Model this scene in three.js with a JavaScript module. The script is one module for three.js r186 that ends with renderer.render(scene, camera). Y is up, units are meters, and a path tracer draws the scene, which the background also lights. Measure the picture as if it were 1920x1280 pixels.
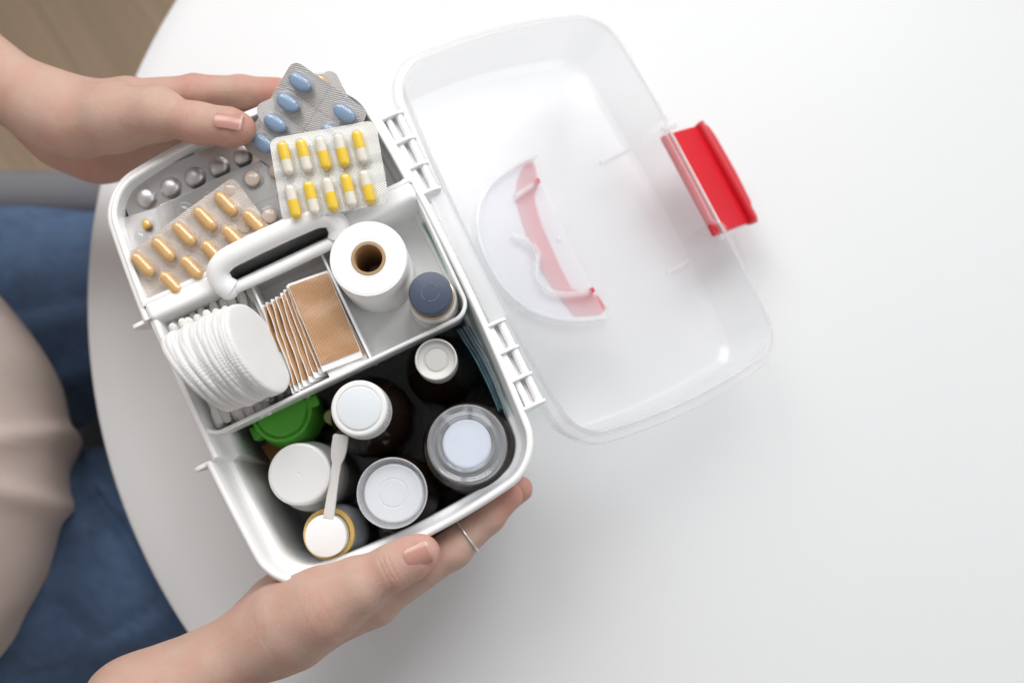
import * as THREE from 'three';
import { mergeGeometries, mergeVertices, toCreasedNormals } from 'three/addons/utils/BufferGeometryUtils.js';
import { RoundedBoxGeometry } from 'three/addons/geometries/RoundedBoxGeometry.js';
import { ImprovedNoise } from 'three/addons/math/ImprovedNoise.js';
import { RectAreaLightUniformsLib } from 'three/addons/lights/RectAreaLightUniformsLib.js';

// ---------------------------------------------------------------- camera, light, exposure
const renderer = new THREE.WebGLRenderer({ antialias: true });
renderer.toneMapping = THREE.LinearToneMapping;
renderer.toneMappingExposure = 0.92;
renderer.shadowMap.enabled = true;
const scene = new THREE.Scene();
scene.background = new THREE.Color().setRGB(0.325, 0.33, 0.337);          // the pale room all round
const FPX = 1950, TILT = Math.atan(320 / FPX), CT = Math.cos(TILT), ST = Math.sin(TILT), YC = 731;
const camera = new THREE.PerspectiveCamera(2 * Math.atan(640 / FPX) * 180 / Math.PI, 1.5, 0.05, 20);
camera.position.set(0, YC / 1000, 0);
camera.up.set(0, 0, -1);
camera.lookAt(0, YC / 1000 - CT, -ST);
camera.focus = 0.6;
camera.userData.fStop = 2.9;
RectAreaLightUniformsLib.init();
const WINDOWS = [                                                       // middle x, y, z, pane width, height, turn, strength, where it stands
  { x: -0.04, y: 1.4, z: -1.12, w: 0.85, h: 1.4, turn: 0, power: 5.7, where: 'beyond the far side of the table' },
  { x: 1.9, y: 1.4, z: -0.3, w: 0.7, h: 1.0, turn: -Math.PI / 2, power: 1.3, where: 'to the right of the table, past the open lid' },
];

// ---------------------------------------------------------------- helpers (shapes are written in millimetres, the table top is y = 0)
const MM = 0.001, V3 = (x, y, z) => new THREE.Vector3(x, y, z), D = Math.PI / 180;
let seed = 11;
const rnd = (a = 0, b = 1) => { seed = (seed * 1664525 + 1013904223) >>> 0; return a + (b - a) * seed / 4294967296; };
const perlin = new ImprovedNoise(), nz = (x, y, z) => perlin.noise(x, y, z);
const TH = 25.994 * D, CB = Math.cos(TH), SB = Math.sin(TH), BX = -115.2, BZ = -108.8;
const B = (x, y, z) => [BX + x * CB + z * SB, y, BZ - x * SB + z * CB];      // from the box's own axes to the table's
function at(px, py, h) {                                                     // where the line of sight of a photo point meets height h
  const u = (px - 960) / FPX, v = -(py - 640) / FPX, d = V3(u, -CT + v * ST, -ST - v * CT), k = (h - YC) / d.y;
  return V3(d.x * k, h, d.z * k);
}
const used = {};
function numbered(name) { const n = used[name] = (used[name] ?? -1) + 1; return n ? name + '_' + String(n).padStart(3, '0') : name; }
function tag(o, label, category, group, kind) {
  if (label) o.userData.label = label;
  if (category) o.userData.category = category;
  if (group) o.userData.group = group;
  if (kind) o.userData.kind = kind;
  return o;
}
function thing(name, label, category, p = [0, 0, 0], turn = 0, group) {
  const o = new THREE.Group();
  o.name = numbered(name); o.position.set(p[0] * MM, p[1] * MM, p[2] * MM); o.rotation.y = turn;
  scene.add(o);
  return tag(o, label, category, group);
}
const shrunk = new Map();
function part(name, g, mat, parent) {
  if (!shrunk.has(g)) shrunk.set(g, g.clone().scale(MM, MM, MM));
  const m = new THREE.Mesh(shrunk.get(g), mat);
  m.name = name; m.castShadow = m.receiveShadow = true;
  parent.add(m);
  return m;
}
function copy(src, label, p, turn) {
  const c = src.clone(); c.name = numbered(src.name.replace(/_\d+$/, '')); scene.add(c);
  if (p) c.position.set(p[0] * MM, p[1] * MM, p[2] * MM);
  if (turn !== undefined) c.rotation.y = turn;
  if (label) c.userData.label = label;
  return c;
}
const join = (list) => mergeGeometries(list.map((g) => { const n = g.index ? g.toNonIndexed() : g.clone(); for (const k of Object.keys(n.attributes)) if (!['position', 'normal', 'uv'].includes(k)) n.deleteAttribute(k); if (!n.attributes.uv) n.setAttribute('uv', new THREE.BufferAttribute(new Float32Array(n.attributes.position.count * 2), 2)); return n; }));
const crease = (g, a = 35) => toCreasedNormals(g, a * D);
const move = (g, x, y, z) => g.translate(x, y, z);
const box = (w, h, d, r = 0.6, s = 2) => new RoundedBoxGeometry(w, h, d, s, r);
const lathe = (pts, n = 64, a = 40) => crease(new THREE.LatheGeometry(pts.map((p) => new THREE.Vector2(p[0], p[1])), n), a);
const tube = (pts, r, n = 40, m = 10, closed = false) => new THREE.TubeGeometry(new THREE.CatmullRomCurve3(pts.map((p) => V3(...p)), closed), n, r, m, closed);
const disc = (r, y, n = 64) => new THREE.CircleGeometry(r, n).rotateX(-Math.PI / 2).translate(0, y, 0);

// outline of the box: a rounded rectangle whose sides bulge a little; points go round once
function outline(a, b, r, sx = 6.6, sz = 8.7, step = 4) {
  const a0 = a - sx, b0 = b - sz, P = [], Q = [];
  for (const [cx, cz, q0] of [[1, 1, 0], [-1, 1, 90], [-1, -1, 180], [1, -1, 270]]) for (let k = 0; k <= 12; k++) { const q = (q0 + 90 * k / 12) * D; P.push([cx * (a0 - r) + r * Math.cos(q), cz * (b0 - r) + r * Math.sin(q)]); }
  P.forEach((p, i) => { const q = P[(i + 1) % P.length], m = Math.max(1, Math.round(Math.hypot(q[0] - p[0], q[1] - p[1]) / step)); for (let k = 0; k < m; k++) Q.push([p[0] + (q[0] - p[0]) * k / m, p[1] + (q[1] - p[1]) * k / m]); });
  return Q.map(([x, z]) => [x * (1 + sx / a0 * (1 - (z / b0) ** 2)), z * (1 + sz / b0 * (1 - (x / a0) ** 2))]);
}
function inset(poly, d) {                                                    // moves an outline inwards
  const n = poly.length;
  return poly.map((p, i) => {
    const a = poly[(i + n - 1) % n], b = poly[(i + 1) % n], tx = b[0] - a[0], tz = b[1] - a[1], l = Math.hypot(tx, tz) || 1;
    const e0 = [p[0] - a[0], p[1] - a[1]], e1 = [b[0] - p[0], b[1] - p[1]], c = Math.max(0.35, Math.sqrt(Math.max(0, 1 + (e0[0] * e1[0] + e0[1] * e1[1]) / (Math.hypot(...e0) * Math.hypot(...e1) || 1)) / 2));
    return [p[0] - d * tz / l / c, p[1] + d * tx / l / c];
  });
}
function loft(poly, profile, { capFirst = false, capLast = false, warp, angle = 32 } = {}) {
  const pos = [], idx = [], uv = [], n = poly.length;
  let mxx = 0, mzz = 0; for (const [x, z] of poly) { mxx += x / n; mzz += z / n; }
  profile.forEach(([d, y, s = 1], k) => inset(poly, d).forEach(([x0, z0]) => { const x = mxx + (x0 - mxx) * s, z = mzz + (z0 - mzz) * s, q = warp ? warp(x, y, z, k) : [x, y, z]; pos.push(...q); uv.push(q[0], q[2]); }));
  for (let k = 0; k + 1 < profile.length; k++) for (let i = 0; i < n; i++) { const a = k * n + i, b = k * n + (i + 1) % n, c = a + n, e = b + n; idx.push(a, c, b, b, c, e); }
  const cap = (k, flip) => { const c = pos.length / 3, s = [0, 0, 0]; for (let i = 0; i < n; i++) for (let j = 0; j < 3; j++) s[j] += pos[(k * n + i) * 3 + j] / n; pos.push(...s); uv.push(s[0], s[2]); for (let i = 0; i < n; i++) { const a = k * n + i, b = k * n + (i + 1) % n; flip ? idx.push(a, b, c) : idx.push(b, a, c); } };
  if (capFirst) cap(0, false);
  if (capLast) cap(profile.length - 1, true);
  const g = new THREE.BufferGeometry();
  g.setAttribute('position', new THREE.Float32BufferAttribute(pos, 3)); g.setAttribute('uv', new THREE.Float32BufferAttribute(uv, 2)); g.setIndex(idx);
  return crease(g, angle);
}
// a closed strip: section outlines [x, y] extruded along z
function extrude(pts, len, bevel = 0, opt = {}) {
  const s = new THREE.Shape(pts.map((p) => new THREE.Vector2(p[0], p[1])));
  for (const h of opt.holes ?? []) s.holes.push(new THREE.Path(h.map((p) => new THREE.Vector2(p[0], p[1]))));
  return crease(new THREE.ExtrudeGeometry(s, { depth: len - 2 * bevel, bevelEnabled: bevel > 0, bevelSize: bevel, bevelThickness: bevel, bevelSegments: opt.seg ?? 3, curveSegments: 16 }).translate(0, 0, bevel - len / 2), opt.angle ?? 30);
}
const thick = (line, t) => {                                                 // an open line made a band of width t
  const L = [], R = [];
  line.forEach((p, i) => { const a = line[Math.max(0, i - 1)], b = line[Math.min(line.length - 1, i + 1)], l = Math.hypot(b[0] - a[0], b[1] - a[1]) || 1, nx = -(b[1] - a[1]) / l * t / 2, ny = (b[0] - a[0]) / l * t / 2; L.push([p[0] + nx, p[1] + ny]); R.unshift([p[0] - nx, p[1] - ny]); });
  return [...L, ...R];
};
const smoothLine = (pts, n = 30) => new THREE.CatmullRomCurve3(pts.map((p) => V3(p[0], p[1], 0))).getPoints(n).map((p) => [p.x, p.y]);

// ---------------------------------------------------------------- materials
const rgb = (r, g, b) => new THREE.Color().setRGB(r, g, b);
const hex = (h) => new THREE.Color(h);
const std = (c, rough = 0.5, o = {}) => new THREE.MeshPhysicalMaterial({ color: c, roughness: rough, ...o });
function canvasTexture(w, h, draw, repeat, srgb) {
  const c = document.createElement('canvas'); c.width = w; c.height = h; draw(c.getContext('2d'), w, h);
  const t = new THREE.CanvasTexture(c); t.wrapS = t.wrapT = THREE.RepeatWrapping; t.magFilter = THREE.LinearFilter;
  if (repeat) t.repeat.set(...repeat);
  if (srgb) t.colorSpace = THREE.SRGBColorSpace;
  return t;
}
function noiseTexture(n, f, repeat, lo = 0, hi = 255) {                      // tiling noise from layered sines of Perlin
  return canvasTexture(n, n, (x) => {
    const im = x.createImageData(n, n);
    for (let j = 0; j < n; j++) for (let i = 0; i < n; i++) { const v = Math.max(0, Math.min(1, 0.5 + 0.5 * f(i / n, j / n))), k = (j * n + i) * 4; im.data[k] = im.data[k + 1] = im.data[k + 2] = lo + (hi - lo) * v; im.data[k + 3] = 255; }
    x.putImageData(im, 0, 0);
  }, repeat);
}
const tileNoise = (u, v, f, s) => { const a = u * 2 * Math.PI, b = v * 2 * Math.PI; return nz(Math.cos(a) * f + s, Math.sin(a) * f + Math.cos(b) * f, Math.sin(b) * f + s * 1.7); };
const skinBump = noiseTexture(256, (u, v) => 0.6 * tileNoise(u, v, 9, 1) + 0.5 * tileNoise(u, v, 22, 5), [1 / 18, 1 / 18]);
const cottonBump = noiseTexture(256, (u, v) => 0.5 * tileNoise(u, v, 10, 3) + 0.7 * tileNoise(u, v, 26, 9), [1 / 12, 1 / 12]);
const padBump = noiseTexture(256, (u, v) => 0.75 * Math.sin(v * 2 * Math.PI * 14) + 0.5 * tileNoise(u, v, 24, 9), [1 / 20, 1 / 20]);
const plasticBump = noiseTexture(128, (u, v) => tileNoise(u, v, 7, 2), [1 / 30, 1 / 30]);
const weaveBump = canvasTexture(64, 64, (x) => { for (let j = 0; j < 16; j++) for (let i = 0; i < 16; i++) { const v = (i + j) % 2 ? 150 + 60 * rnd() : 60 + 60 * rnd(); x.fillStyle = `rgb(${v},${v},${v})`; x.fillRect(i * 4, j * 4, 4, 4); } }, [1 / 8, 1 / 8]);
const twillBump = canvasTexture(64, 64, (x) => { for (let j = 0; j < 64; j++) for (let i = 0; i < 64; i++) { const v = 60 + 130 * (((i + j) % 8) < 4 ? 1 : 0) + 50 * rnd(); x.fillStyle = `rgb(${v},${v},${v})`; x.fillRect(i, j, 1, 1); } }, [1 / 12, 1 / 12]);
const hatch = (n, both) => canvasTexture(128, 128, (x) => {
  x.fillStyle = '#777'; x.fillRect(0, 0, 128, 128);
  x.lineWidth = 128 / n * 0.45; x.strokeStyle = '#fff';
  for (let i = -n; i < 2 * n; i++) { const k = i * 128 / n; x.beginPath(); x.moveTo(k, 0); x.lineTo(k + 128, 128); x.stroke(); if (both) { x.strokeStyle = '#000'; x.beginPath(); x.moveTo(k + 128, 0); x.lineTo(k, 128); x.stroke(); x.strokeStyle = '#fff'; } }
}, [1 / 12, 1 / 12]);
const hatchCross = hatch(7, true), hatchLine = hatch(8, false);

const M = {
  table: std(rgb(0.79, 0.80, 0.805), 0.42, { bumpMap: plasticBump, bumpScale: 0.00002 }),
  white: std(rgb(0.91, 0.91, 0.905), 0.3),
  tray: std(rgb(0.92, 0.92, 0.915), 0.28),
  whiteMatte: std(rgb(0.8, 0.8, 0.79), 0.5),
  lid: std(rgb(0.965, 0.968, 0.978), 0.32, { transmission: 0.82, clearcoat: 1, clearcoatRoughness: 0.12, ior: 1.5, side: THREE.DoubleSide }),
  lidMilky: std(rgb(0.95, 0.955, 0.99), 0.5, { transmission: 0.8, ior: 1.5, side: THREE.DoubleSide }),
  lidEdge: std(rgb(0.97, 0.97, 0.975), 0.4, { transmission: 0.88, clearcoat: 1, clearcoatRoughness: 0.15, ior: 1.5, side: THREE.DoubleSide }),
  red: std(rgb(0.64, 0.011, 0.024), 0.35),
  skin: std(rgb(0.585, 0.375, 0.295), 0.48, { vertexColors: true, bumpMap: skinBump, bumpScale: 0.0005, sheen: 0.15, sheenRoughness: 0.6, sheenColor: rgb(1, 0.75, 0.65) }),
  nail: std(rgb(0.5, 0.25, 0.205), 0.28, { clearcoat: 0.3, clearcoatRoughness: 0.2 }),
  nailTip: std(rgb(0.56, 0.36, 0.29), 0.35),
  blouse: std(rgb(0.64, 0.54, 0.485), 0.9, { bumpMap: weaveBump, bumpScale: 0.0003, sheen: 0.3, sheenRoughness: 0.8, sheenColor: rgb(0.9, 0.8, 0.72) }),
  denim: std(rgb(0.082, 0.138, 0.25), 0.9, { vertexColors: true, bumpMap: twillBump, bumpScale: 0.0003 }),
  thread: std(rgb(0.35, 0.24, 0.14), 0.8),
  velvet: std(rgb(0.2, 0.2, 0.212), 0.85, { sheen: 0.5, sheenRoughness: 0.5, sheenColor: rgb(0.6, 0.6, 0.62) }),
  foil: std(rgb(0.58, 0.565, 0.55), 0.3, { metalness: 0.9, bumpMap: hatchLine, bumpScale: 0.0002 }),
  foilCross: std(rgb(0.8, 0.8, 0.77), 0.36, { metalness: 0.8, bumpMap: hatchCross, bumpScale: 0.0002 }),
  foilWarm: std(rgb(0.74, 0.68, 0.62), 0.4, { metalness: 0.85, bumpMap: hatchCross, bumpScale: 0.0002 }),
  foilPlain: std(rgb(0.58, 0.56, 0.55), 0.34, { metalness: 0.9 }),
  foilDome: std(rgb(0.66, 0.65, 0.65), 0.44, { metalness: 0.95 }),
  clear: std(rgb(0.96, 0.96, 0.96), 0.1, { transmission: 0.95, ior: 1.5 }),
  clearCup: std(rgb(0.93, 0.95, 0.98), 0.12, { transmission: 0.75, ior: 1.5, side: THREE.DoubleSide }),
  bluePill: std(rgb(0.23, 0.36, 0.54), 0.35),
  yellow: std(rgb(0.92, 0.62, 0.0), 0.22),
  cream: std(rgb(0.84, 0.79, 0.68), 0.25),
  amber: std(rgb(0.72, 0.42, 0.13), 0.25, { clearcoat: 0.5 }),
  gel: std(rgb(0.8, 0.42, 0.0), 0.1, { clearcoat: 1 }),
  beige: std(rgb(0.66, 0.54, 0.44), 0.6),
  score: std(rgb(0.12, 0.12, 0.12), 0.7),
  paper: std(rgb(0.85, 0.85, 0.84), 0.9),
  roll: std(rgb(0.88, 0.88, 0.875), 0.85, { bumpMap: cottonBump, bumpScale: 0.00015 }),
  card: std(rgb(0.42, 0.27, 0.15), 0.85),
  cotton: std(rgb(0.94, 0.94, 0.935), 1, { transmission: 0.3, bumpMap: padBump, bumpScale: 0.0002, sheen: 0.4, sheenRoughness: 0.9, sheenColor: rgb(1, 1, 1) }),
  bud: std(rgb(0.95, 0.945, 0.92), 1, { transmission: 0.45, bumpMap: cottonBump, bumpScale: 0.0003 }),
  stick: std(rgb(0.92, 0.92, 0.9), 0.6),
  navy: std(rgb(0.055, 0.075, 0.12), 0.42),
  gold: std(rgb(0.78, 0.53, 0.17), 0.35),
  goldMetal: std(rgb(0.8, 0.6, 0.36), 0.25, { metalness: 0.9 }),
  silver: std(rgb(0.75, 0.75, 0.74), 0.3, { metalness: 0.9 }),
  glass: std(rgb(0.016, 0.009, 0.006), 0.12, { clearcoat: 0.4, clearcoatRoughness: 0.05 }),
  brownGlass: std(rgb(0.05, 0.02, 0.008), 0.1),
  green: std(rgb(0.1, 0.47, 0.035), 0.35),
  navyLabel: std(rgb(0.012, 0.025, 0.06), 0.5),
  greyBottle: std(rgb(0.62, 0.66, 0.72), 0.35),
  carton: std(rgb(0.33, 0.14, 0.04), 0.7),
  paleYellow: std(rgb(0.62, 0.58, 0.3), 0.5),
  maskBlue: std(rgb(0.3, 0.52, 0.62), 0.9, { side: THREE.DoubleSide, transmission: 0.2 }),
  maskWhite: std(rgb(0.78, 0.8, 0.82), 0.9, { side: THREE.DoubleSide, transmission: 0.2 }),
  maskGreen: std(rgb(0.55, 0.75, 0.66), 0.9, { side: THREE.DoubleSide, transmission: 0.2 }),
  windowFrame: std(rgb(0.8, 0.8, 0.8), 0.5),
  windowGlow: std(rgb(0.8, 0.82, 0.85), 0.4, { emissive: rgb(1, 1, 1), emissiveIntensity: 1.2 }),
};
const woods = [0.94, 1, 1.05, 0.9].map((k, i) => std(rgb(0.84 * k, 0.68 * k, 0.53 * k), 0.55, {
  map: canvasTexture(256, 64, (x, w, h) => {
    x.fillStyle = '#dcd2c6'; x.fillRect(0, 0, w, h);
    for (let n = 0; n < 90; n++) { const y = rnd(0, h), v = 185 + rnd(0, 55); x.strokeStyle = `rgba(${v},${v - 12},${v - 28},0.5)`; x.lineWidth = rnd(0.5, 2.2); x.beginPath(); x.moveTo(0, y); x.bezierCurveTo(80, y + rnd(-3, 3), 170, y + rnd(-3, 3), w, y); x.stroke(); }
  }, [1 / 900, 1 / 130], true),
}));

// ---------------------------------------------------------------- windows (out of the frame; they light the table and show in the glossy plastic)
for (const d of WINDOWS) {
  const t = thing('window', 'tall white window with two bright panes ' + d.where, 'window', [d.x * 1000, 0, d.z * 1000], d.turn);
  const W = d.w * 1000, H = d.h * 1000, G = 140, Y = d.y * 1000, bars = [move(box(2 * W + 3 * G, G, 60, 5), 0, Y + H / 2 + G / 2, 0), move(box(2 * W + 3 * G, G, 60, 5), 0, Y - H / 2 - G / 2, 0)];
  for (const s of [-1, 0, 1]) bars.push(move(box(G, H, 60, 5), s * (W + G), Y, 0));
  part('frame', join(bars), M.windowFrame, t);
  t.updateMatrixWorld();
  for (const s of [-1, 1]) {
    part('pane', move(new THREE.BoxGeometry(W, H, 6), s * (W + G) / 2, Y, 0), M.windowGlow, t);
    const l = new THREE.RectAreaLight(new THREE.Color(1, 0.992, 0.985), d.power, d.w, d.h);
    l.name = 'window_pane_light';
    l.position.copy(V3(s * (W + G) / 2 * MM, d.y, 0.012).applyMatrix4(t.matrixWorld));
    l.lookAt(l.position.clone().add(V3(Math.sin(d.turn), 0, Math.cos(d.turn))));
    scene.add(l);
  }
}

// ---------------------------------------------------------------- floor, table, chair
{
  const f = new THREE.Group(); f.name = 'floor'; f.position.set(0, -0.75, 0); f.userData.kind = 'structure'; f.rotation.y = 33 * D; scene.add(f);
  part('subfloor', move(new THREE.BoxGeometry(7000, 20, 7000), 0, -14, 0), M.card, f);
  const g = box(129.4, 12, 1199, 0.5, 1), p = g.attributes.position, uv = g.attributes.uv;
  for (let i = 0; i < p.count; i++) uv.setXY(i, p.getZ(i), p.getX(i));
  for (let i = -9; i < 8; i++) for (let j = -2; j < 2; j++) { const m = part('plank', g, woods[Math.floor(rnd(0, 4))], f); m.position.set(i * 130 * MM, rnd(-0.4, 0) * MM, (j * 1200 + (i % 3) * 400 + 300) * MM); }
}
const TABLE = [124.8, -175.2], TR = 431.7;
{
  const t = thing('table', 'round white table under the open first aid box', 'table', [TABLE[0], -750, TABLE[1]]);
  part('tabletop', lathe([[0, 726], [TR - 6, 726], [TR - 1.5, 728], [TR, 732], [TR, 745.5], [TR - 1, 748.6], [TR - 3.5, 750], [TR - 20, 750], [200, 750], [0, 750]], 200, 50), M.table, t);
  part('pedestal', lathe([[0, 726], [120, 726], [120, 716], [45, 700], [38, 600], [38, 120], [60, 50], [60, 30]], 48), M.white, t);
  part('foot', lathe([[0, 34], [120, 32], [250, 14], [260, 6], [260, 0], [0, 0]], 64), M.white, t);
}
// ================================================================ OBJECTS
// ---------------------------------------------------------------- the box, its lid, latch and tray
const RIM = 130;
{
  const t = thing('storage_box', 'open white plastic first aid box full of medicines, held in two hands', 'box', B(0, 0, 0), TH);
  const recess = (x, y, z) => [x < -60 && Math.abs(z) < 46 && y > 70 ? x + 4.6 * Math.min(1, (y - 70) / 12) : x, y, z];
  const base = outline(92, 140, 23);
  // extra points so that the notch for the latch has sharp ends
  const ring = [];
  base.forEach((p, i) => { ring.push(p); const q = base[(i + 1) % base.length]; for (const c of q[1] > p[1] ? [-46.2, -45.8, 45.8, 46.2] : [46.2, 45.8, -45.8, -46.2]) if (p[0] < -60 && (p[1] - c) * (q[1] - c) < 0) { const k = (c - p[1]) / (q[1] - p[1]); ring.push([p[0] + (q[0] - p[0]) * k, c]); } });
  part('body', loft(ring, [[16, 0], [14, 0.6], [11, 3], [9, 9], [6, 60], [4.2, 114], [3.6, 118], [1.2, 119.6], [0.2, 121], [0, 123], [0, 127.2], [0.5, 128.8], [1.6, 129.8], [2.8, 130], [3.8, 129.6], [4.4, 128.4], [5.2, 118], [6.2, 109], [7.2, 107], [9.8, 105.8], [10.6, 104.2], [11.4, 90], [13.5, 12], [15.5, 6], [19, 3.4], [20, 3.1], [20, 3, 0.6]], { capFirst: true, capLast: true, warp: recess, angle: 38 }), M.white, t);
  for (const s of [-1, 1]) {                                                  // ears beside the latch recess
    const shape = smoothLine([[1, 0], [-6, -0.6], [-8, -2], [-7, -5], [1, -20]], 24);
    part('latch_ear', move(extrude(shape, 2.6, 0.5), -90.2, 127.5, s * 46.5), M.white, t);
  }
  for (const s of [-1, 1]) {                                                  // hinge: four ribs and two pins on each side
    for (let k = 0; k < 4; k++) {
      const z = s * (45 + k * 17.8), x0 = 89.2 - 6.2 * (z / 140) ** 2 + 1.6, x1 = 101.5;
      const rib = smoothLine([[x0, 129], [x0 + 4, 129], [x1 - 3, 128.4], [x1, 125.5], [x1 - 0.5, 120], [x0 + 5, 108], [x0, 104]], 30);
      part('hinge_rib', move(extrude(rib, 2.1, 0.5), 0, 0, z), M.white, t);
    }
    const z0 = s * 45, z1 = s * (45 + 3 * 17.8), zm = (z0 + z1) / 2, pin = (x, y, r) => move(new THREE.CylinderGeometry(r, r, Math.abs(z1 - z0) + 2, 20).rotateX(Math.PI / 2), x, y, zm);
    part('hinge_pin', pin(98.3, 125, 2.4), M.white, t);
    part('hinge_bar', pin(91.5, 125.5, 2), M.white, t);
    part('hinge_plate', move(box(13, 1.8, Math.abs(z1 - z0), 0.6), 94.5, 122, zm), M.white, t);
  }

  // lid: hinged on the right side, leaning back and down to the table
  const LC = 95.5, DEP = 42, lp = outline(92.5, 141, 23, 6.6, 8.7, 2.5).map(([x, z]) => [x + LC, z]);
  const lidWarp = (x, y, z) => [x > 130 ? x - 5 * Math.max(0, Math.min(1, (40 - Math.abs(z + 2)) / 3)) * Math.min(1, Math.max(0, (y + 38) / 30)) : x, y, z];
  const lid = part('lid', loft(lp, [[6.6, 1], [6.8, -8], [9.8, -DEP + 9], [13, -DEP + 3], [17, -DEP + 0.8], [20, -DEP], [20, -DEP - 0.9, 0.8], [20, -DEP - 1.6, 0.6], [20, -DEP - 2, 0.3]], { capLast: true, angle: 30, warp: lidWarp }), M.lid, t);
  lid.position.set(96 * MM, 124 * MM, 0);
  const AL = 21.5 * D; lid.rotation.z = -AL;
  lid.updateMatrix(); t.updateMatrix();
  const toLid = t.matrix.clone().multiply(lid.matrix).invert();
  const onLid = (px, py, y) => {                                              // a photo point on the lid's level y -> [x, z] in its own axes
    const o = V3(0, YC * MM, 0).applyMatrix4(toLid), q = at(px, py, 0).multiplyScalar(MM).applyMatrix4(toLid), k = (y * MM - o.y) / (q.y - o.y);
    return [(o.x + (q.x - o.x) * k) / MM, (o.z + (q.z - o.z) * k) / MM];
  };
  part('lid_rim', loft(lp, [[6.6, 0.6], [6, 0.9], [5.4, 0.3], [4.6, -2.8], [0.6, -3.4], [0, -4.2], [0, -9]], { angle: 30, warp: lidWarp }), M.lidEdge, lid);
  part('hinge_strip', move(box(12, 1.8, 86, 0.8), 3, -1.2, 0), M.lidEdge, lid);
  for (const s of [-1, 1]) for (let k = 0; k < 3; k++) part('hinge_knuckle', move(new THREE.CylinderGeometry(3.2, 3.2, 10, 20).rotateX(Math.PI / 2), 2.5, 0, s * (45 + (k + 0.5) * 17.8)), M.lidEdge, lid);
  // raised pocket for the latch
  const RY = -DEP - 1.2;
  const wall = (pts, h, y, w) => { const l = pts.map((p) => onLid(...p, y)); return extrude(thick(smoothLine(l.map(([x, z]) => [x, -z]), 40), w), h, 0.4).rotateX(-Math.PI / 2).translate(0, y, 0); };
  part('handle_recess_wall', wall([[1003, 294], [960, 316], [912, 356], [893, 410], [902, 470], [945, 545], [1000, 588], [1070, 603], [1138, 598]], 9, RY + 4.4, 1.5), M.lid, lid);
  part('handle_slot_lip', wall([[966, 369], [985, 356], [1006, 342]], 5, RY + 5, 2.2), M.lidEdge, lid);
  part('handle_slot_lip', wall([[960, 442], [990, 455], [1007, 490], [1006, 520], [1022, 543], [1055, 552], [1106, 548]], 5, RY + 5, 1.9), M.lidEdge, lid);
  part('handle_slot_lip', wall([[1000, 460], [1009, 478], [1004, 500]], 5, RY + 5, 1.6), M.lidEdge, lid);
  part('latch_pocket_wall', wall([[1126, 304], [1150, 294], [1182, 279]], 3, RY + 2.4, 1.4), M.lid, lid);
  part('latch_pocket_wall', wall([[1252, 512], [1290, 492], [1340, 462]], 3, RY + 2.4, 1.4), M.lid, lid);
  part('moulding_dot', (() => { const [x, z] = onLid(1047, 450, RY); return move(lathe([[0, 1.4], [1.2, 1.2], [1.8, 0.4], [1.9, 0]], 20), x, RY + 1, z); })(), M.lidEdge, lid);
  const dface = [[1003, 294], [960, 316], [912, 356], [893, 410], [902, 470], [945, 545], [1000, 588], [1070, 603], [1138, 598], [1120, 560], [1060, 440], [1020, 350]].map((p) => onLid(...p, RY + 1)).map(([x, z]) => [x, -z]);
  part('handle_recess_floor', new THREE.ShapeGeometry(new THREE.Shape(dface.map((p) => new THREE.Vector2(...p)))).rotateX(-Math.PI / 2).translate(0, RY + 1, 0), M.lidMilky, lid);
  // red carrying handle under the lid's roof, seen through it
  const hy = -DEP - 7.5, hp = [[988, 306], [998, 312], [1004, 345], [998, 375], [1010, 420], [1040, 490], [1068, 545], [1092, 552], [1118, 558], [1131, 578], [1124, 587], [1080, 590], [1062, 570], [1020, 510], [985, 425], [970, 375], [972, 340]].map((p) => onLid(...p, hy)).map(([x, z]) => [x, -z]);
  part('carry_handle', extrude(hp, 5, 1.2).rotateX(-Math.PI / 2).translate(0, hy, 0), M.red, lid);
  for (const p of [[1005, 343], [1107, 547]]) { const [x, z] = onLid(...p, RY + 2); part('handle_peg', move(box(3, 5, 3.6, 1), x, RY + 4, z), M.red, lid); }
  // latch: a curved red flap hanging from the far edge
  const [, bz] = onLid(1262, 247, -4), [, cz] = onLid(1349, 437, -4);
  const zc = (bz + cz) / 2, lw = cz - bz, X2 = LC + 92.5 - 5;
  const flap = thick(smoothLine([[X2 - 5.6, -6.4], [X2 + 2, -6.8], [X2 + 12, -7.6], [X2 + 22, -8.8], [X2 + 31, -11]], 24), 2.4);
  part('latch_flap', move(extrude(flap, lw, 0.6), 0, 0, zc), M.red, lid);
  part('latch_ridge', move(extrude([[X2 + 27, -10.6], [X2 + 27.6, -4.5], [X2 + 29, -3.4], [X2 + 30.4, -4.4], [X2 + 31.4, -10], [X2 + 31, -12.5]], lw + 2, 0.5), 0, 0, zc), M.red, lid);
  const tip = extrude([[0, -lw / 2 - 1], [4, -lw / 2 - 1.2], [7.5, -lw / 2 + 3], [9, -lw / 2 + 10], [10, 0], [8.6, lw / 2 - 14], [6.6, lw / 2 - 10], [7, lw / 2 - 3], [5, lw / 2 + 0.6], [0, lw / 2 + 1]], 2.4, 0.7).rotateX(Math.PI / 2);
  part('latch_grip', tip.rotateZ(-14 * D).translate(X2 + 30.4, -9.6, zc), M.red, lid);
  for (const q of [-0.19, 0.21]) part('latch_rib', move(box(9, 1.6, 1, 0.4), X2 + 6, -6.2, zc + q * lw), M.red, lid);
  for (const q of [-1, 1]) part('latch_bracket', move(box(13, 4, 3, 1.1), X2 + 1, -3.5, zc + q * (lw / 2 + 3.2)), M.lidEdge, lid);
  part('latch_flange_edge', move(box(1.2, 2.4, lw + 3, 0.5), X2 + 0.4, -3.6, zc), M.whiteMatte, lid);
}

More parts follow.
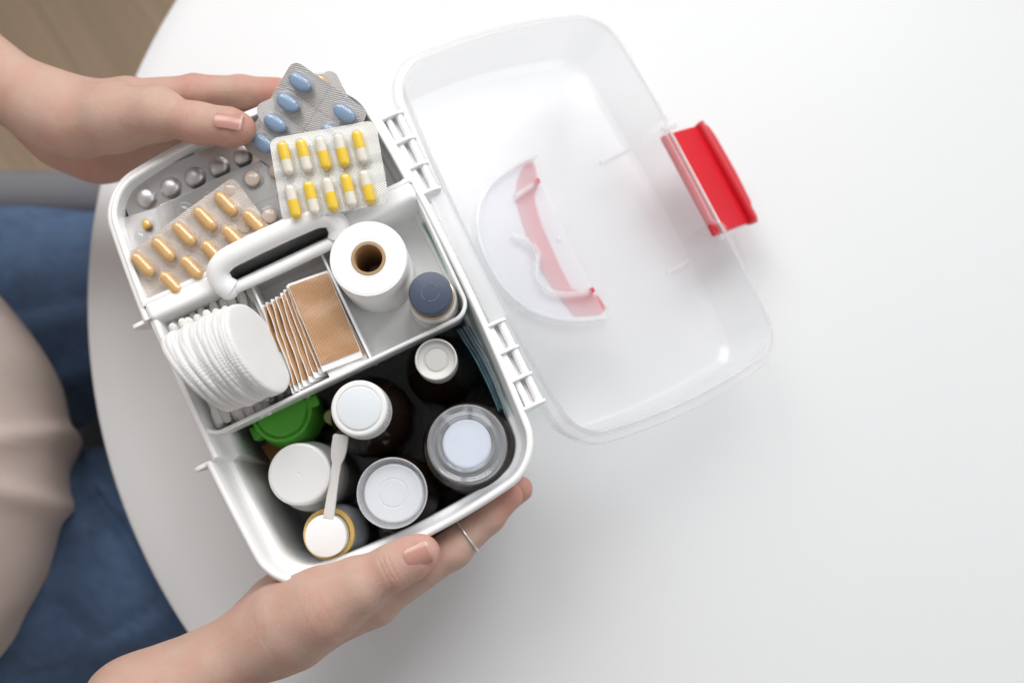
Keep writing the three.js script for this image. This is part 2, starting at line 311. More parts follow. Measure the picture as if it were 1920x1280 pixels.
{
  const t = thing('tray', 'white lift-out tray with three compartments and a loop handle, set in the box', 'tray', B(0, 0, 0), TH);
  // pill compartment: follows the far end of the box up to the ridge
  const inner = outline(88.4, 136.4, 19.5), ZR = -54;
  // put the points in one run that starts at the left end of the ridge
  let k0 = inner.findIndex((p, i) => p[1] < ZR && inner[(i + inner.length - 1) % inner.length][1] >= ZR);
  const run = []; for (let i = 0; i < inner.length; i++) { const p = inner[(k0 + i) % inner.length]; if (p[1] < ZR) run.push(p); }
  const a = run[run.length - 1], b = run[0], poly = [...run, [a[0], ZR]];
  for (let i = 1; i < 30; i++) poly.push([a[0] + (b[0] - a[0]) * i / 30, ZR]);
  poly.push([b[0], ZR]);
  const pill = loft(poly, [[3.9, 96.8, 0.9], [3.9, 97], [3.4, 98], [3, 104], [2.2, 125], [1.6, 129.8], [0, 130.3], [-0.3, 130.9], [0.5, 131.6], [2.4, 131.7], [3.2, 130.8], [3.3, 126], [3.7, 104], [3.8, 100.4], [3.9, 99.2, 0.985], [3.9, 98.7, 0.96], [3.9, 98.6, 0.8]], { capFirst: true, capLast: true, angle: 34 });
  // middle compartment
  const mid = [];
  const mx0 = -86.5, mx1 = 86.5, z0 = -46, z1 = 34, r = 12;
  const edge = (x0, zz0, x1, zz1, n) => { for (let i = 0; i < n; i++) mid.push([x0 + (x1 - x0) * i / n, zz0 + (zz1 - zz0) * i / n]); };
  edge(mx0 - 1.5, z0, mx1 + 1.5, z0, 40); edge(mx1 + 1.5, z0, mx1, z1 - r, 18);
  for (let i = 0; i < 10; i++) mid.push([mx1 - r + r * Math.cos(i * 9 * D), z1 - r + r * Math.sin(i * 9 * D)]);
  edge(mx1 - r, z1, mx0 + r, z1, 40);
  for (let i = 0; i < 10; i++) mid.push([mx0 + r - r * Math.sin(i * 9 * D), z1 - r + r * Math.cos(i * 9 * D)]);
  edge(mx0, z1 - r, mx0 - 1.5, z0, 18);
  const basin = loft(mid, [[3.9, 96.8, 0.9], [3.9, 97], [3, 98], [2.2, 102], [0.8, 122], [0, 125.6], [0, 127], [0.7, 127.9], [1.9, 127.9], [2.5, 127], [2.7, 124], [3.5, 104], [3.8, 100.4], [3.9, 99.2, 0.985], [3.9, 98.7, 0.96], [3.9, 98.6, 0.8]], { capFirst: true, capLast: true, angle: 34 });
  part('body', join([pill, basin]), M.tray, t);
  // ridge between the two, in two lengths with the handle between them
  for (const s of [-1, 1]) part('ridge', move(box(46, 9, 12.5, 3.6, 4), s * 63.8, 127.2, -49.6), M.tray, t);
  // loop handle: hinged over the ridge, its thick bar raised towards the far side
  const bar = tube([[-35, 3, 0], [-38.2, 9, 0], [-36.5, 16, 0], [-30, 19.8, 0], [-16, 20.8, 0], [0, 21, 0], [16, 20.8, 0], [30, 19.8, 0], [36.5, 16, 0], [38.2, 9, 0], [35, 3, 0]], 6.6, 90, 24).scale(1, 1, 0.85);
  const low = tube([[-36, 2.6, 0], [-20, 2.2, 0], [0, 2, 0], [20, 2.2, 0], [36, 2.6, 0]], 3.5, 40, 18);
  const web = (s) => tube([[s * 37, 3, 0], [s * 37, 12, 0]], 6, 8, 20).scale(1, 1, 0.8);
  part('handle', join([bar, low, web(1), web(-1), move(new THREE.SphereGeometry(6, 20, 14).scale(1, 1, 0.8), 36.6, 3.2, 0), move(new THREE.SphereGeometry(6, 20, 14).scale(1, 1, 0.8), -36.6, 3.2, 0)]).rotateX(-61 * D).translate(-1.5, 128.6, -38.6), M.tray, t);
  for (const [x, len] of [[-25.5, 0], [20, 0]]) part('divider', move(box(1.6, 26, 77, 0.5), x, 111, -6.5), M.tray, t);
}
// ---------------------------------------------------------------- blister packs
// a thin card with rounded corners, bent by bend(x, z)
function cardGeo(w, h, r, t, bend = () => 0, nx = 28, nzz = 26) {
  const pos = [], uv = [], idx = [], rows = [];
  for (let j = 0; j <= nzz; j++) { const s = j / nzz; rows.push(-h / 2 + h * (s < 0.5 ? 0.5 * Math.pow(2 * s, 1.5) : 1 - 0.5 * Math.pow(2 - 2 * s, 1.5))); }
  const half = (z) => { const e = Math.max(0, Math.abs(z) - (h / 2 - r)); return w / 2 - r + Math.sqrt(Math.max(0, r * r - e * e)); };
  for (const y of [t / 2, -t / 2]) rows.forEach((z) => { for (let i = 0; i <= nx; i++) { const x = half(z) * (2 * i / nx - 1); pos.push(x, y + bend(x, z), z); uv.push(x, z); } });
  const n = (nx + 1) * (nzz + 1), id = (s, j, i) => s * n + j * (nx + 1) + i;
  for (let j = 0; j < nzz; j++) for (let i = 0; i < nx; i++) { idx.push(id(0, j, i), id(0, j + 1, i), id(0, j, i + 1), id(0, j, i + 1), id(0, j + 1, i), id(0, j + 1, i + 1)); idx.push(id(1, j, i), id(1, j, i + 1), id(1, j + 1, i), id(1, j, i + 1), id(1, j + 1, i + 1), id(1, j + 1, i)); }
  const side = (p, q) => idx.push(id(0, ...p), id(1, ...p), id(0, ...q), id(0, ...q), id(1, ...p), id(1, ...q));
  for (let j = 0; j < nzz; j++) { side([j + 1, 0], [j, 0]); side([j, nx], [j + 1, nx]); }
  for (let i = 0; i < nx; i++) { side([0, i], [0, i + 1]); side([nzz, i + 1], [nzz, i]); }
  const g = new THREE.BufferGeometry();
  g.setAttribute('position', new THREE.Float32BufferAttribute(pos, 3)); g.setAttribute('uv', new THREE.Float32BufferAttribute(uv, 2)); g.setIndex(idx);
  return crease(g, 40);
}
// turns a thing so that its own x runs at angle a in the photo, its x rises by ex and its z by ey
function pose(o, p, a, ex = 0, ey = 0) {
  const X = V3(Math.cos(a * D) * Math.cos(ex * D), Math.sin(ex * D), Math.sin(a * D) * Math.cos(ex * D)).normalize();
  const Z0 = V3(-Math.sin(a * D) * Math.cos(ey * D), Math.sin(ey * D), Math.cos(a * D) * Math.cos(ey * D));
  const N = Z0.clone().cross(X).normalize(), Z = X.clone().cross(N).normalize();
  o.quaternion.setFromRotationMatrix(new THREE.Matrix4().makeBasis(X, N, Z));
  o.position.copy(p).multiplyScalar(MM);
}
// stadium-shaped or round pocket, flat below, w along x, l along z, height h
function pocketGeo(w, l, h, flare = 0.9) {
  const g = new THREE.CapsuleGeometry(w / 2, Math.max(0.01, l - w), 8, 28).rotateX(Math.PI / 2), p = g.attributes.position;
  for (let i = 0; i < p.count; i++) {
    const x = p.getX(i), y = p.getY(i), z = p.getZ(i), k = Math.max(0, y / (w / 2));
    const up = Math.pow(k, 0.75), out = 1 + flare * Math.exp(-k * 9) * 0.16;
    p.setXYZ(i, x * out, up * h, z * (1 + (out - 1) * w / l));
  }
  g.computeVertexNormals();
  return g;
}
const pillGeo = (w, l, h) => new THREE.CapsuleGeometry(w / 2, Math.max(0.01, l - w), 10, 28).rotateX(Math.PI / 2).scale(1, h / w, 1);
const halfPill = (w, l, h, s, f = 0.5) => {                                    // the end of a two-coloured capsule
  const R = w / 2, pts = [], L = l / 2;
  pts.push([0, L]); for (let k = 1; k <= 10; k++) { const q = k * 9 * D; pts.push([R * Math.sin(q), L - R + R * Math.cos(q)]); }
  pts.push([R, L - l * f], [R - 0.25, L - l * f]);
  return lathe(pts.reverse(), 28, 50).rotateX(s > 0 ? Math.PI / 2 : -Math.PI / 2).scale(1, h / w, 1);
};
const ovalPill = (w, l, h) => { const g = new THREE.SphereGeometry(1, 40, 28), p = g.attributes.position; for (let i = 0; i < p.count; i++) { const y = p.getY(i); p.setXYZ(i, p.getX(i) * w / 2, Math.sign(y) * Math.pow(Math.abs(y), 0.62) * h / 2, p.getZ(i) * l / 2); } g.computeVertexNormals(); return g; };
const tabletGeo = (d, h) => lathe([[0, h], [d * 0.3, h * 0.97], [d * 0.44, h * 0.85], [d / 2, h * 0.66], [d / 2, 0.1], [0, 0]], 36, 30);
const PK = {};                                                                  // shapes shared by all pockets of a kind
const kindGeo = (k, f) => PK[k] ??= f();

function blister(label, group, P, { w, h, r = 5, mat, bend = () => 0, cells, lines = [] }) {
  const t = thing('blister_pack', label, 'blister pack', [0, 0, 0], 0, group);
  pose(t, at(P.px, P.py, P.h), P.a, P.ex, P.ey);
  part('card', cardGeo(w, h, r, 0.45, bend), mat, t);
  const put = (o, x, z, turn = 0, dy = 0) => { o.position.set(x * MM, (bend(x, z) + 0.2 + dy) * MM, z * MM); o.rotation.set(Math.atan((bend(x, z + 1) - bend(x, z - 1)) / 2) * -1, turn, Math.atan((bend(x + 1, z) - bend(x - 1, z)) / 2), 'ZXY'); return o; };
  for (const [x, z, make] of cells) make(t, (o, turn, dy) => put(o, x, z, turn, dy));
  for (const [x0, z0, x1, z1] of lines) {                                       // dashed perforation, pressed through the card
    const n = Math.round(Math.hypot(x1 - x0, z1 - z0) / 2.1), g = [];
    for (let i = 0; i < n; i++) { const k = (i + 0.3) / n, x = x0 + (x1 - x0) * k, z = z0 + (z1 - z0) * k; g.push(new THREE.BoxGeometry(1.15, 0.12, 0.22).rotateY(-Math.atan2(z1 - z0, x1 - x0)).translate(x, bend(x, z) + 0.24, z)); }
    part('perforation', join(g), M.score, t);
  }
  return t;
}
const BL = 'blister packs heaped in the far compartment';
// lower packs first
{
  const dome = (t, put) => put(part('dome', kindGeo('dome', () => pocketGeo(12, 12.1, 4.4)), M.foilDome, t));
  const bend = (x, z) => 0.009 * Math.max(0, x - 16) ** 2;
  blister('silver foil blister strip with a row of round shiny domes along the far wall', BL, { px: 372, py: 349, h: 121, a: -22.5, ex: 2.5, ey: -7 },
    { w: 92, h: 38, r: 5, mat: M.foilPlain, bend, cells: [-32, -16, 0, 16, 32].map((x) => [x, -5.5, dome]) });
  const gel = (t, put) => { put(part('softgel', kindGeo('gel', () => pillGeo(5.4, 6.6, 4.4)), M.gel, t), 0, 2); put(part('pocket', kindGeo('gelp', () => pocketGeo(8, 9, 4.6)), M.clear, t)); };
  const empty = (t, put) => put(part('pocket', kindGeo('gelp', () => pocketGeo(8, 9, 4.6)), M.clear, t));
  blister('small grey blister pack with one amber softgel, by the left wall', BL, { px: 296, py: 443, h: 121, a: -17, ex: 2, ey: 3 },
    { w: 46, h: 36, r: 4, mat: M.foilPlain, cells: [[-4.5, -8.5, gel], [-10, -2, empty]] });
  blister('plain pale blister pack lying under the amber capsule pack', BL, { px: 352, py: 478, h: 112, a: -36, ex: 3, ey: 2 },
    { w: 68, h: 36, r: 5, mat: M.foilCross, cells: [[-24, 6, empty], [-12, 6, empty]] });
  const tablet = (t, put) => { put(part('tablet', kindGeo('tab', () => tabletGeo(9.2, 3.2)), M.beige, t), 0, 0.3); put(part('pocket', kindGeo('tabp', () => pocketGeo(11.6, 11.7, 4.2)), M.clear, t)); };
  const burst = (t, put) => put(part('pocket', kindGeo('tabp', () => pocketGeo(11.6, 11.7, 4.2)), M.clear, t));
  const wave = (x, z) => 2.6 * Math.sin((x + 24) / 13) + 0.0012 * x * x;
  blister('bent grey foil blister with round beige tablets, half under the amber capsules', BL, { px: 470, py: 389, h: 127, a: -23.5, ex: 4, ey: -4 },
    { w: 108, h: 48, r: 5, mat: M.foil, bend: wave, cells: [[-38, -13.5, burst], [-23, -13.5, burst], [-7.6, -13.5, tablet], [8, -14.5, tablet], [23.5, -13.5, tablet], [-6.8, 10.5, tablet], [8.8, 10.5, tablet], [24.3, 10.5, tablet]], lines: [[-52, 0, 52, 0]] });
}
{
  const amber = (t, put) => { put(part('capsule', kindGeo('amb', () => pillGeo(7.3, 17.4, 6.2)), M.amber, t), 0.12, 3.1); put(part('pocket', kindGeo('ambp', () => pocketGeo(9.6, 20.2, 7.1)), M.clear, t), 0.12); };
  const cells = [];
  for (let k = 0; k < 5; k++) { cells.push([-32 + k * 15.2, -8.6, amber]); cells.push([-25 + k * 15.2, 10.4, amber]); }
  blister('blister pack of ten amber capsules beside the tray handle', BL, { px: 368, py: 459, h: 130, a: -36.5, ex: 4, ey: -5 },
    { w: 83, h: 41, r: 4, mat: M.foilWarm, bend: (x) => -0.0006 * x * x, cells });
}
{
  const blue = (t, put) => { put(part('tablet', kindGeo('blu', () => ovalPill(9, 14.6, 5.4)), M.bluePill, t), Math.PI / 2, 2.6); put(part('pocket', kindGeo('blup', () => pocketGeo(10.8, 16.8, 6)), M.clear, t), Math.PI / 2); };
  const sand = (t, put) => { put(part('tablet', kindGeo('blu', () => ovalPill(9, 14.6, 5.4)), M.amber, t), Math.PI / 2, 2.6); put(part('pocket', kindGeo('blup', () => pocketGeo(10.8, 16.8, 6)), M.clear, t), Math.PI / 2); };
  const grid = (cell) => { const c = []; for (let k = 0; k < 4; k++) for (const x of [-16.2, 16.2]) c.push([x, -21.3 + k * 14.2, cell]); return c; };
  const lines = [[0, -29, 0, 29]]; for (let k = 0; k < 3; k++) lines.push([-26, -14.2 + k * 14.2, 26, -14.2 + k * 14.2]);
  blister('grey blister pack behind the blue tablets with a sand coloured pill in its corner', BL, { px: 604, py: 266, h: 132, a: 62, ex: -16, ey: 4 },
    { w: 72, h: 53, r: 5, mat: M.foil, cells: [[-29, -15, sand]] });
  blister('grey blister pack of oval blue tablets sticking up over the rim', BL, { px: 571, py: 242, h: 140, a: 35, ex: -3, ey: -18 },
    { w: 55, h: 61, r: 5.5, mat: M.foil, bend: (x, z) => 0.0006 * z * z, cells: grid(blue), lines });
}
{
  const capsule = (s) => (t, put) => {
    const c = put(part('capsule', kindGeo('capW', () => pillGeo(6.2, 20.5, 5.8)), M.cream, t), 0.08, 3.0);
    const g = kindGeo('capY' + s, () => halfPill(6.5, 20.7, 6.1, s, 0.54));
    part('capsule_cap', g, M.yellow, c);
    put(part('pocket', kindGeo('capp', () => pocketGeo(8.6, 23.4, 6.9)), M.clear, t), 0.08);
  };
  const top = capsule(-1), bot = capsule(1), cells = [];
  [top, top, bot, bot, top].forEach((m, k) => cells.push([-23.6 + k * 11, -10.8 + 0.3 * k, m]));
  [bot, top, bot, top, bot].forEach((m, k) => cells.push([-23.4 + k * 11, 15.2 - 0.2 * k, m]));
  blister('silver blister pack of ten yellow and white capsules on top of the heap', BL, { px: 617, py: 320, h: 146, a: -10.3, ex: 1, ey: -4 },
    { w: 63.5, h: 50.5, r: 5, mat: M.foilCross, bend: (x, z) => 0.0009 * x * x * (z < 0 ? 1 : 0.5) - 0.7, cells });
}
{
  const t = thing('leaflet', 'folded white leaflet with blue print between the foil strips and the far wall', 'leaflet', [0, 0, 0]);
  pose(t, at(434, 270, 121), -27, 5, -12);
  part('sheet', cardGeo(46, 20, 1, 0.3, (x) => 0.002 * x * x), M.paper, t);
  part('print', cardGeo(4, 2.4, 0.4, 0.2).translate(6, 0.3, -5.5), std(rgb(0.03, 0.09, 0.35), 0.8), t);
}

// ---------------------------------------------------------------- middle compartment
{
  const [x, y, z] = B(44.6, 98.7, -17.3);
  const t = thing('tape_roll', 'large white roll of medical tape on a brown cardboard core', 'tape roll', [x, y, z]);
  const pts = [[9.9, 0.3], [21.6, 0], [22.4, 0.8], [22.5, 2]];
  for (let k = 1; k < 12; k++) pts.push([22.5 + 0.05 * (k % 2), 2 + k * 3.9]);
  pts.push([22.4, 49], [21.9, 49.9]);
  for (let r = 21.4, k = 0; r > 10.2; r -= 0.55, k++) pts.push([r, 50 + (k % 3 === 0 ? -0.1 : 0.02) + 0.06 * rnd(-1, 1) - (r > 21 ? 0.15 : 0)]);
  pts.push([9.9, 49.7], [9.9, 0.3]);
  part('tape', lathe(pts, 96, 30), M.roll, t);
  const c = lathe([[9.9, 0.2], [9.9, 49.9], [9.7, 50.3], [8.2, 50.3], [8, 49.8], [8, 0.2]], 64, 30), p = c.attributes.position;
  for (let i = 0; i < p.count; i++) if (p.getY(i) > 49) p.setY(i, p.getY(i) + 0.25 * nz(p.getX(i) * 0.6, 3, p.getZ(i) * 0.6));
  part('core', c, M.card, t);
}
{
  const t = thing('medicine_bottle', 'small pale glass bottle with a flat navy blue cap in the tray corner', 'bottle', B(68.2, 98.7, 15), TH);
  part('glass_body', lathe([[0, 0], [12.8, 0], [14.4, 1.4], [14.7, 4], [14.7, 23], [14, 26], [12.2, 28.4], [11, 29], [11, 31], [0, 31]], 64, 30), std(rgb(0.83, 0.83, 0.82), 0.12, { clearcoat: 1 }), t);
  part('label', lathe([[14.85, 5], [14.85, 20]], 64), M.paper, t);
  part('collar', lathe([[12, 28.4], [13.2, 28.8], [13.5, 29.6], [13.4, 30.8], [12, 31.2]], 64, 30), M.goldMetal, t);
  const cap = part('cap', lathe([[12.2, 31], [12.6, 31.4], [12.6, 42.4], [12.1, 43.3], [11.2, 43.6], [0, 43.6]], 64, 25), M.navy, t);
  const ring = part('embossed_ring', join([[0.15, 1.3], [1.75, 1.9], [4, 1.7]].map(([a, l]) => new THREE.TorusGeometry(5.1, 0.22, 8, 30, l).rotateZ(a).rotateX(-Math.PI / 2).translate(0, 43.65, 0))), std(rgb(0.16, 0.2, 0.27), 0.35), cap);
}
const ORD = ['first', 'second', 'third', 'fourth', 'fifth', 'sixth', 'seventh', 'eighth', 'ninth', 'tenth', 'eleventh', 'twelfth', 'thirteenth', 'fourteenth', 'fifteenth', 'sixteenth', 'seventeenth'];
{ // cotton pads: a leaning stack
  const n = 17, N = V3(CB, 0, -SB), up = 12 * D;
  const padG = (s) => {
    const pts = [[0, -1.9], [10, -2], [20, -2.1], [26, -2.1], [27.9, -1.8], [28.5, -1], [28.6, 0], [28.5, 1], [27.9, 1.8], [26, 2.1], [20, 2.1], [10, 2], [0, 1.9]], g = new THREE.LatheGeometry(pts.map((p) => new THREE.Vector2(...p)), 80), p = g.attributes.position, uv = g.attributes.uv;
    for (let i = 0; i < p.count; i++) { const x = p.getX(i), y = p.getY(i), z = p.getZ(i), r = Math.hypot(x, z), a = Math.atan2(z, x), k = 1 + 0.012 * nz(3 * Math.cos(a) + s, 3 * Math.sin(a), s); p.setXYZ(i, x * k, y + 0.5 * nz(x / 16, s * 3.1, z / 16) + 0.07 * nz(x / 3, s, z / 3), z * k); uv.setXY(i, x, z); }
    g.computeVertexNormals(); return g;
  };
  const variants = [0, 1, 2, 3].map((k) => padG(k * 7.3 + 1));
  const first = at(481, 655, 147), last = at(375, 697, 141);
  for (let k = 0; k < n; k++) {
    const f = 1 - k / (n - 1);
    const t = thing('cotton_pad', k === n - 1 ? 'front cotton pad showing its whole round ribbed face beside the plasters' : k === 0 ? 'rearmost cotton pad of the stack, against the left wall of the tray' : 'cotton pad seen by its edge, ' + ORD[n - 1 - k] + ' from the front of the leaning stack', 'cotton pad', [0, 0, 0], 0, 'cotton pads in the stack');
    part('pad', variants[k % 4], M.cotton, t);
    const tilt = up + (k - 8) * 0.45 * D + rnd(-0.7, 0.7) * D, yaw = rnd(-1, 1) * D + f * 15 * D, n3 = N.clone().applyAxisAngle(V3(0, 1, 0), yaw).multiplyScalar(Math.cos(tilt)).add(V3(0, Math.sin(tilt), 0));
    t.quaternion.setFromUnitVectors(V3(0, 1, 0), n3.normalize());
    t.position.copy(first.clone().lerp(last, f).add(V3(rnd(-0.7, 0.7), rnd(-0.5, 0.5), rnd(-0.7, 0.7)))).multiplyScalar(MM);
  }
}
{ // cotton swabs under and around the pads
  const bud = lathe([[0, -5.5], [1.6, -5], [2.5, -3], [2.7, 0], [2.4, 3], [1.8, 5.5], [1.15, 6.8]], 18, 40);
  const proto = thing('cotton_swab', 'cotton swab from the bundle lying under the stack of cotton pads', 'cotton swab', [0, 0, 0], 0, 'cotton swabs bundled under the pads');
  part('stick', new THREE.CylinderGeometry(1.15, 1.15, 54, 12), M.stick, proto);
  const b0 = part('bud', bud, M.bud, proto), b1 = part('bud', bud, M.bud, proto);
  b0.position.y = -29.5 * MM; b1.position.y = 29.5 * MM; b1.rotation.x = Math.PI;
  let nth = 0;
  const lay = (a, b, label) => { const o = nth++ ? copy(proto, null) : proto; const A = V3(...B(...a)), C = V3(...B(...b)), d = C.clone().sub(A).normalize(), m = A.clone().add(C).multiplyScalar(0.5); if (label) { o.userData.label = label; delete o.userData.group; } o.quaternion.setFromUnitVectors(V3(0, 1, 0), d); o.position.copy(m).multiplyScalar(MM); };
  for (let r = 0; r < 4; r++) for (let k = 0; k < 9; k++) { const x = -79 + k * 5.9 + (r % 2) * 2.8 + rnd(-0.5, 0.5), z = rnd(-1.6, 1.2); lay([x + rnd(-1, 1), 102.6 + r * 4.9 + rnd(-0.3, 0.3), -37.5 + z], [x + rnd(-1, 1), 102.6 + r * 5.3 + rnd(-0.3, 0.3), 22 + z]); }
  const top = (px, py, h, dx, label) => { const p = at(px, py, h), X = (p.x - BX) * CB - (p.z - BZ) * SB, Z = (p.x - BX) * SB + (p.z - BZ) * CB; lay([X, h, Z + 5], [X + dx, h - 15, Z + 61]); };
  top(323, 607, 131, 9); top(341, 599, 134, 5); top(352, 597, 132, 6); top(369, 592, 130, 2); top(385, 584, 134, -3); top(403, 582, 131, -3); top(420, 577, 130, -4);
}
{ // sticking plasters: a fanned row and one big one lying on them
  const dots = canvasTexture(256, 256, (x) => {
    x.fillStyle = '#c9a27a'; x.fillRect(0, 0, 256, 256);
    for (let k = 0; k < 5000; k++) { x.fillStyle = `rgba(${rnd() < 0.5 ? '120,80,45' : '235,200,160'},0.05)`; x.fillRect(rnd(0, 256), rnd(0, 256), 3, 3); }
    for (let j = 0; j < 16; j++) for (let i = 0; i < 8; i++) { x.fillStyle = 'rgba(112,72,40,0.8)'; x.beginPath(); x.arc(i * 32 + (j % 2) * 16 + 8, j * 16 + 8, 4.4, 0, 7); x.fill(); }
  }, [1 / 16, 1 / 16], true);
  const dotBump = canvasTexture(128, 128, (x) => { x.fillStyle = '#ddd'; x.fillRect(0, 0, 128, 128); for (let j = 0; j < 16; j++) for (let i = 0; i < 8; i++) { x.fillStyle = '#111'; x.beginPath(); x.arc(i * 16 + (j % 2) * 8 + 4, j * 8 + 4, 2.3, 0, 7); x.fill(); } }, [1 / 16, 1 / 16]);
  const tan = [rgb(0.95, 0.92, 0.88), rgb(0.86, 0.8, 0.75), rgb(0.8, 0.66, 0.58)].map((c) => std(c, 0.36, { map: dots, bumpMap: dotBump, bumpScale: 0.00018, sheen: 0.2 }));
  // own axes: x across (25 mm), z along (58 mm); the strip lies between two sheets of backing paper
  const make = (label, group, wavy, m) => {
    const t = thing('plaster', label, 'plaster', [0, 0, 0], 0, group);
    const b = (x, z) => wavy * (1.5 * nz(x / 14 + m * 3.3, m * 5.1, z / 15) + 0.25 * nz(z / 2.2, m, x / 4));
    part('strip', cardGeo(24.2, 51, 0.6, 0.9, b, 14, 40).translate(0, 0.5, -1.2), tan[m % 3], t);
    part('backing', cardGeo(25.2, 56.6, 0.5, 0.35, b, 14, 40), M.paper, t);
    return t;
  };
  const tl = [[487, 573], [495, 565], [503, 558], [511, 551], [520, 545], [527, 539], [532, 533]], bl = [[553, 746], [560, 744], [568, 742], [577, 739], [588, 731], [598, 722], [606, 713]];
  tl.forEach((p, k) => {
    const t = make(k === 5 ? 'reddish brown plaster standing just behind the big front plaster' : k === 0 ? 'first plaster of the row, next to the cotton pads' : 'tan plaster standing on edge, ' + ORD[k] + ' of the row from the cotton pads', 'plasters in the row', 0.8, k === 5 ? 2 : k % 2);
    const A = at(...p, 128.5 - k * 0.2), C = at(...bl[k], 126.5 - k * 0.3), Zd = C.clone().sub(A).normalize(), lean = (70 - k * 5) * D;
    const side = V3(Zd.z, 0, -Zd.x).normalize(), X = side.multiplyScalar(Math.cos(lean)).add(V3(0, -Math.sin(lean), 0)).normalize(), N = Zd.clone().cross(X).normalize(), Z = X.clone().cross(N).normalize();
    t.quaternion.setFromRotationMatrix(new THREE.Matrix4().makeBasis(X, N, Z));
    t.position.copy(A.clone().add(C).multiplyScalar(0.5).addScaledVector(X, 12.4).addScaledVector(Z, -1.6)).multiplyScalar(MM);
  });
  const t = make('large tan perforated plaster lying face up at the front of the row', undefined, 0.9, 4);
  const A = at(537, 527, 129), C = at(609, 703, 127), E = at(613, 503, 124), Zd = C.clone().sub(A).normalize(), X0 = E.clone().sub(A).normalize(), N = Zd.clone().cross(X0).normalize(), X = N.clone().cross(Zd).normalize();
  t.quaternion.setFromRotationMatrix(new THREE.Matrix4().makeBasis(X, N, Zd));
  t.position.copy(A.clone().add(C).multiplyScalar(0.5).addScaledVector(X, 12.2)).multiplyScalar(MM);
  const u = make('plaster with a wide white border lying half under the large front plaster', undefined, 0.5, 3);
  u.quaternion.copy(t.quaternion).multiply(new THREE.Quaternion().setFromAxisAngle(V3(0, 1, 0), 4 * D));
  u.position.copy(t.position).add(V3(1.5 * MM, -2.6 * MM, 3 * MM));
}

// ---------------------------------------------------------------- bottles in the open part of the box
const FLOOR = 3.2;
const bottleAt = (px, py, h) => { const p = at(px, py, h); return [p.x, FLOOR, p.z]; };
const cyl = (r0, r1, h, y, n = 64) => move(new THREE.CylinderGeometry(r1, r0, h, n), 0, y + h / 2, 0);
{
  const t = thing('syrup_bottle', 'dark bottle with a white ribbed child-proof cap beside the tray edge', 'bottle', bottleAt(673, 765, 138), TH);
  part('glass_body', lathe([[0, 0], [23, 0], [25, 2], [25.4, 6], [25.4, 80], [24, 89], [18, 98], [13, 104], [12, 112], [0, 112]], 72, 30), M.glass, t);
  const n = 60, cap = [], r0 = 16.2;
  const ribs = []; for (let k = 0; k < n; k++) ribs.push(move(new THREE.CylinderGeometry(0.45, 0.55, 14.5, 8), r0 * Math.cos(k / n * 2 * Math.PI), 122, r0 * Math.sin(k / n * 2 * Math.PI)));
  const c = part('cap', lathe([[15.2, 112.4], [16.4, 112.4], [16.4, 114.6], [16, 115], [16, 130], [16.3, 131], [16.3, 133], [15.8, 134.3], [14.9, 134.8], [13.2, 134.8], [13, 134.2], [12.8, 134.2], [12.6, 134.9], [0, 134.9]], 72, 25), M.whiteMatte, t);
  part('cap_ribs', join(ribs), M.whiteMatte, c);
  part('cap_disc', lathe([[12.3, 134.9], [12.1, 135.3], [11.6, 135.4], [0, 135.4]], 64, 30), std(rgb(0.72, 0.76, 0.78), 0.3), c);
}
{
  const t = thing('syrup_bottle', 'large dark bottle under a stepped translucent measuring cup, by the hinge wall', 'bottle', bottleAt(875, 832, 128), TH);
  part('glass_body', lathe([[0, 0], [26, 0], [28, 2], [28.4, 6], [28.4, 92], [27, 100], [26.4, 103], [23, 106], [14, 108], [14, 112], [0, 112]], 80, 30), M.glass, t);
  const c = part('cap', lathe([[14.2, 108], [14.2, 122.6], [13.4, 123.6], [0, 123.8]], 64, 30), std(rgb(0.74, 0.78, 0.84), 0.35), t);
  part('measuring_cup', lathe([[23.6, 104], [23.9, 104.6], [23.2, 122.6], [22.8, 125.4], [21.8, 126.6], [20.6, 126.2], [20.2, 124.6], [18.8, 124.2], [18, 125], [17.4, 127], [16.6, 127.8], [15.8, 127.2], [15.4, 124.8], [14.4, 124.4], [13.6, 126.2], [12.6, 127], [0, 127.2]], 96, 22), M.clearCup, t);
}
{
  const t = thing('syrup_bottle', 'dark bottle with a clear round measuring cup over its white cap, near the lower hand', 'bottle', bottleAt(736, 924, 124), TH);
  part('glass_body', lathe([[0, 0], [22, 0], [24, 2], [24.4, 6], [24.4, 78], [23, 86], [17, 94], [13, 98], [12, 104], [0, 104]], 72, 30), M.glass, t);
  part('cap', lathe([[16.4, 100], [16.8, 101], [16.8, 117.4], [16, 118.2], [9, 118.4], [8.6, 118], [8, 118], [7.7, 118.4], [0, 118.4]], 64, 25), M.whiteMatte, t);
  const cup = part('measuring_cup', lathe([[17.8, 96], [18.4, 96.4], [20, 122.4], [20.4, 123.2], [20.3, 124], [19.8, 124.2], [19.3, 123.6], [18.9, 121.6], [17.6, 120.2], [16.8, 120], [0, 120]], 96, 22), M.clearCup, t);
  part('cup_rim', new THREE.TorusGeometry(20, 0.42, 10, 90).rotateX(Math.PI / 2).translate(0, 123.8, 0), M.lidEdge, cup);
}
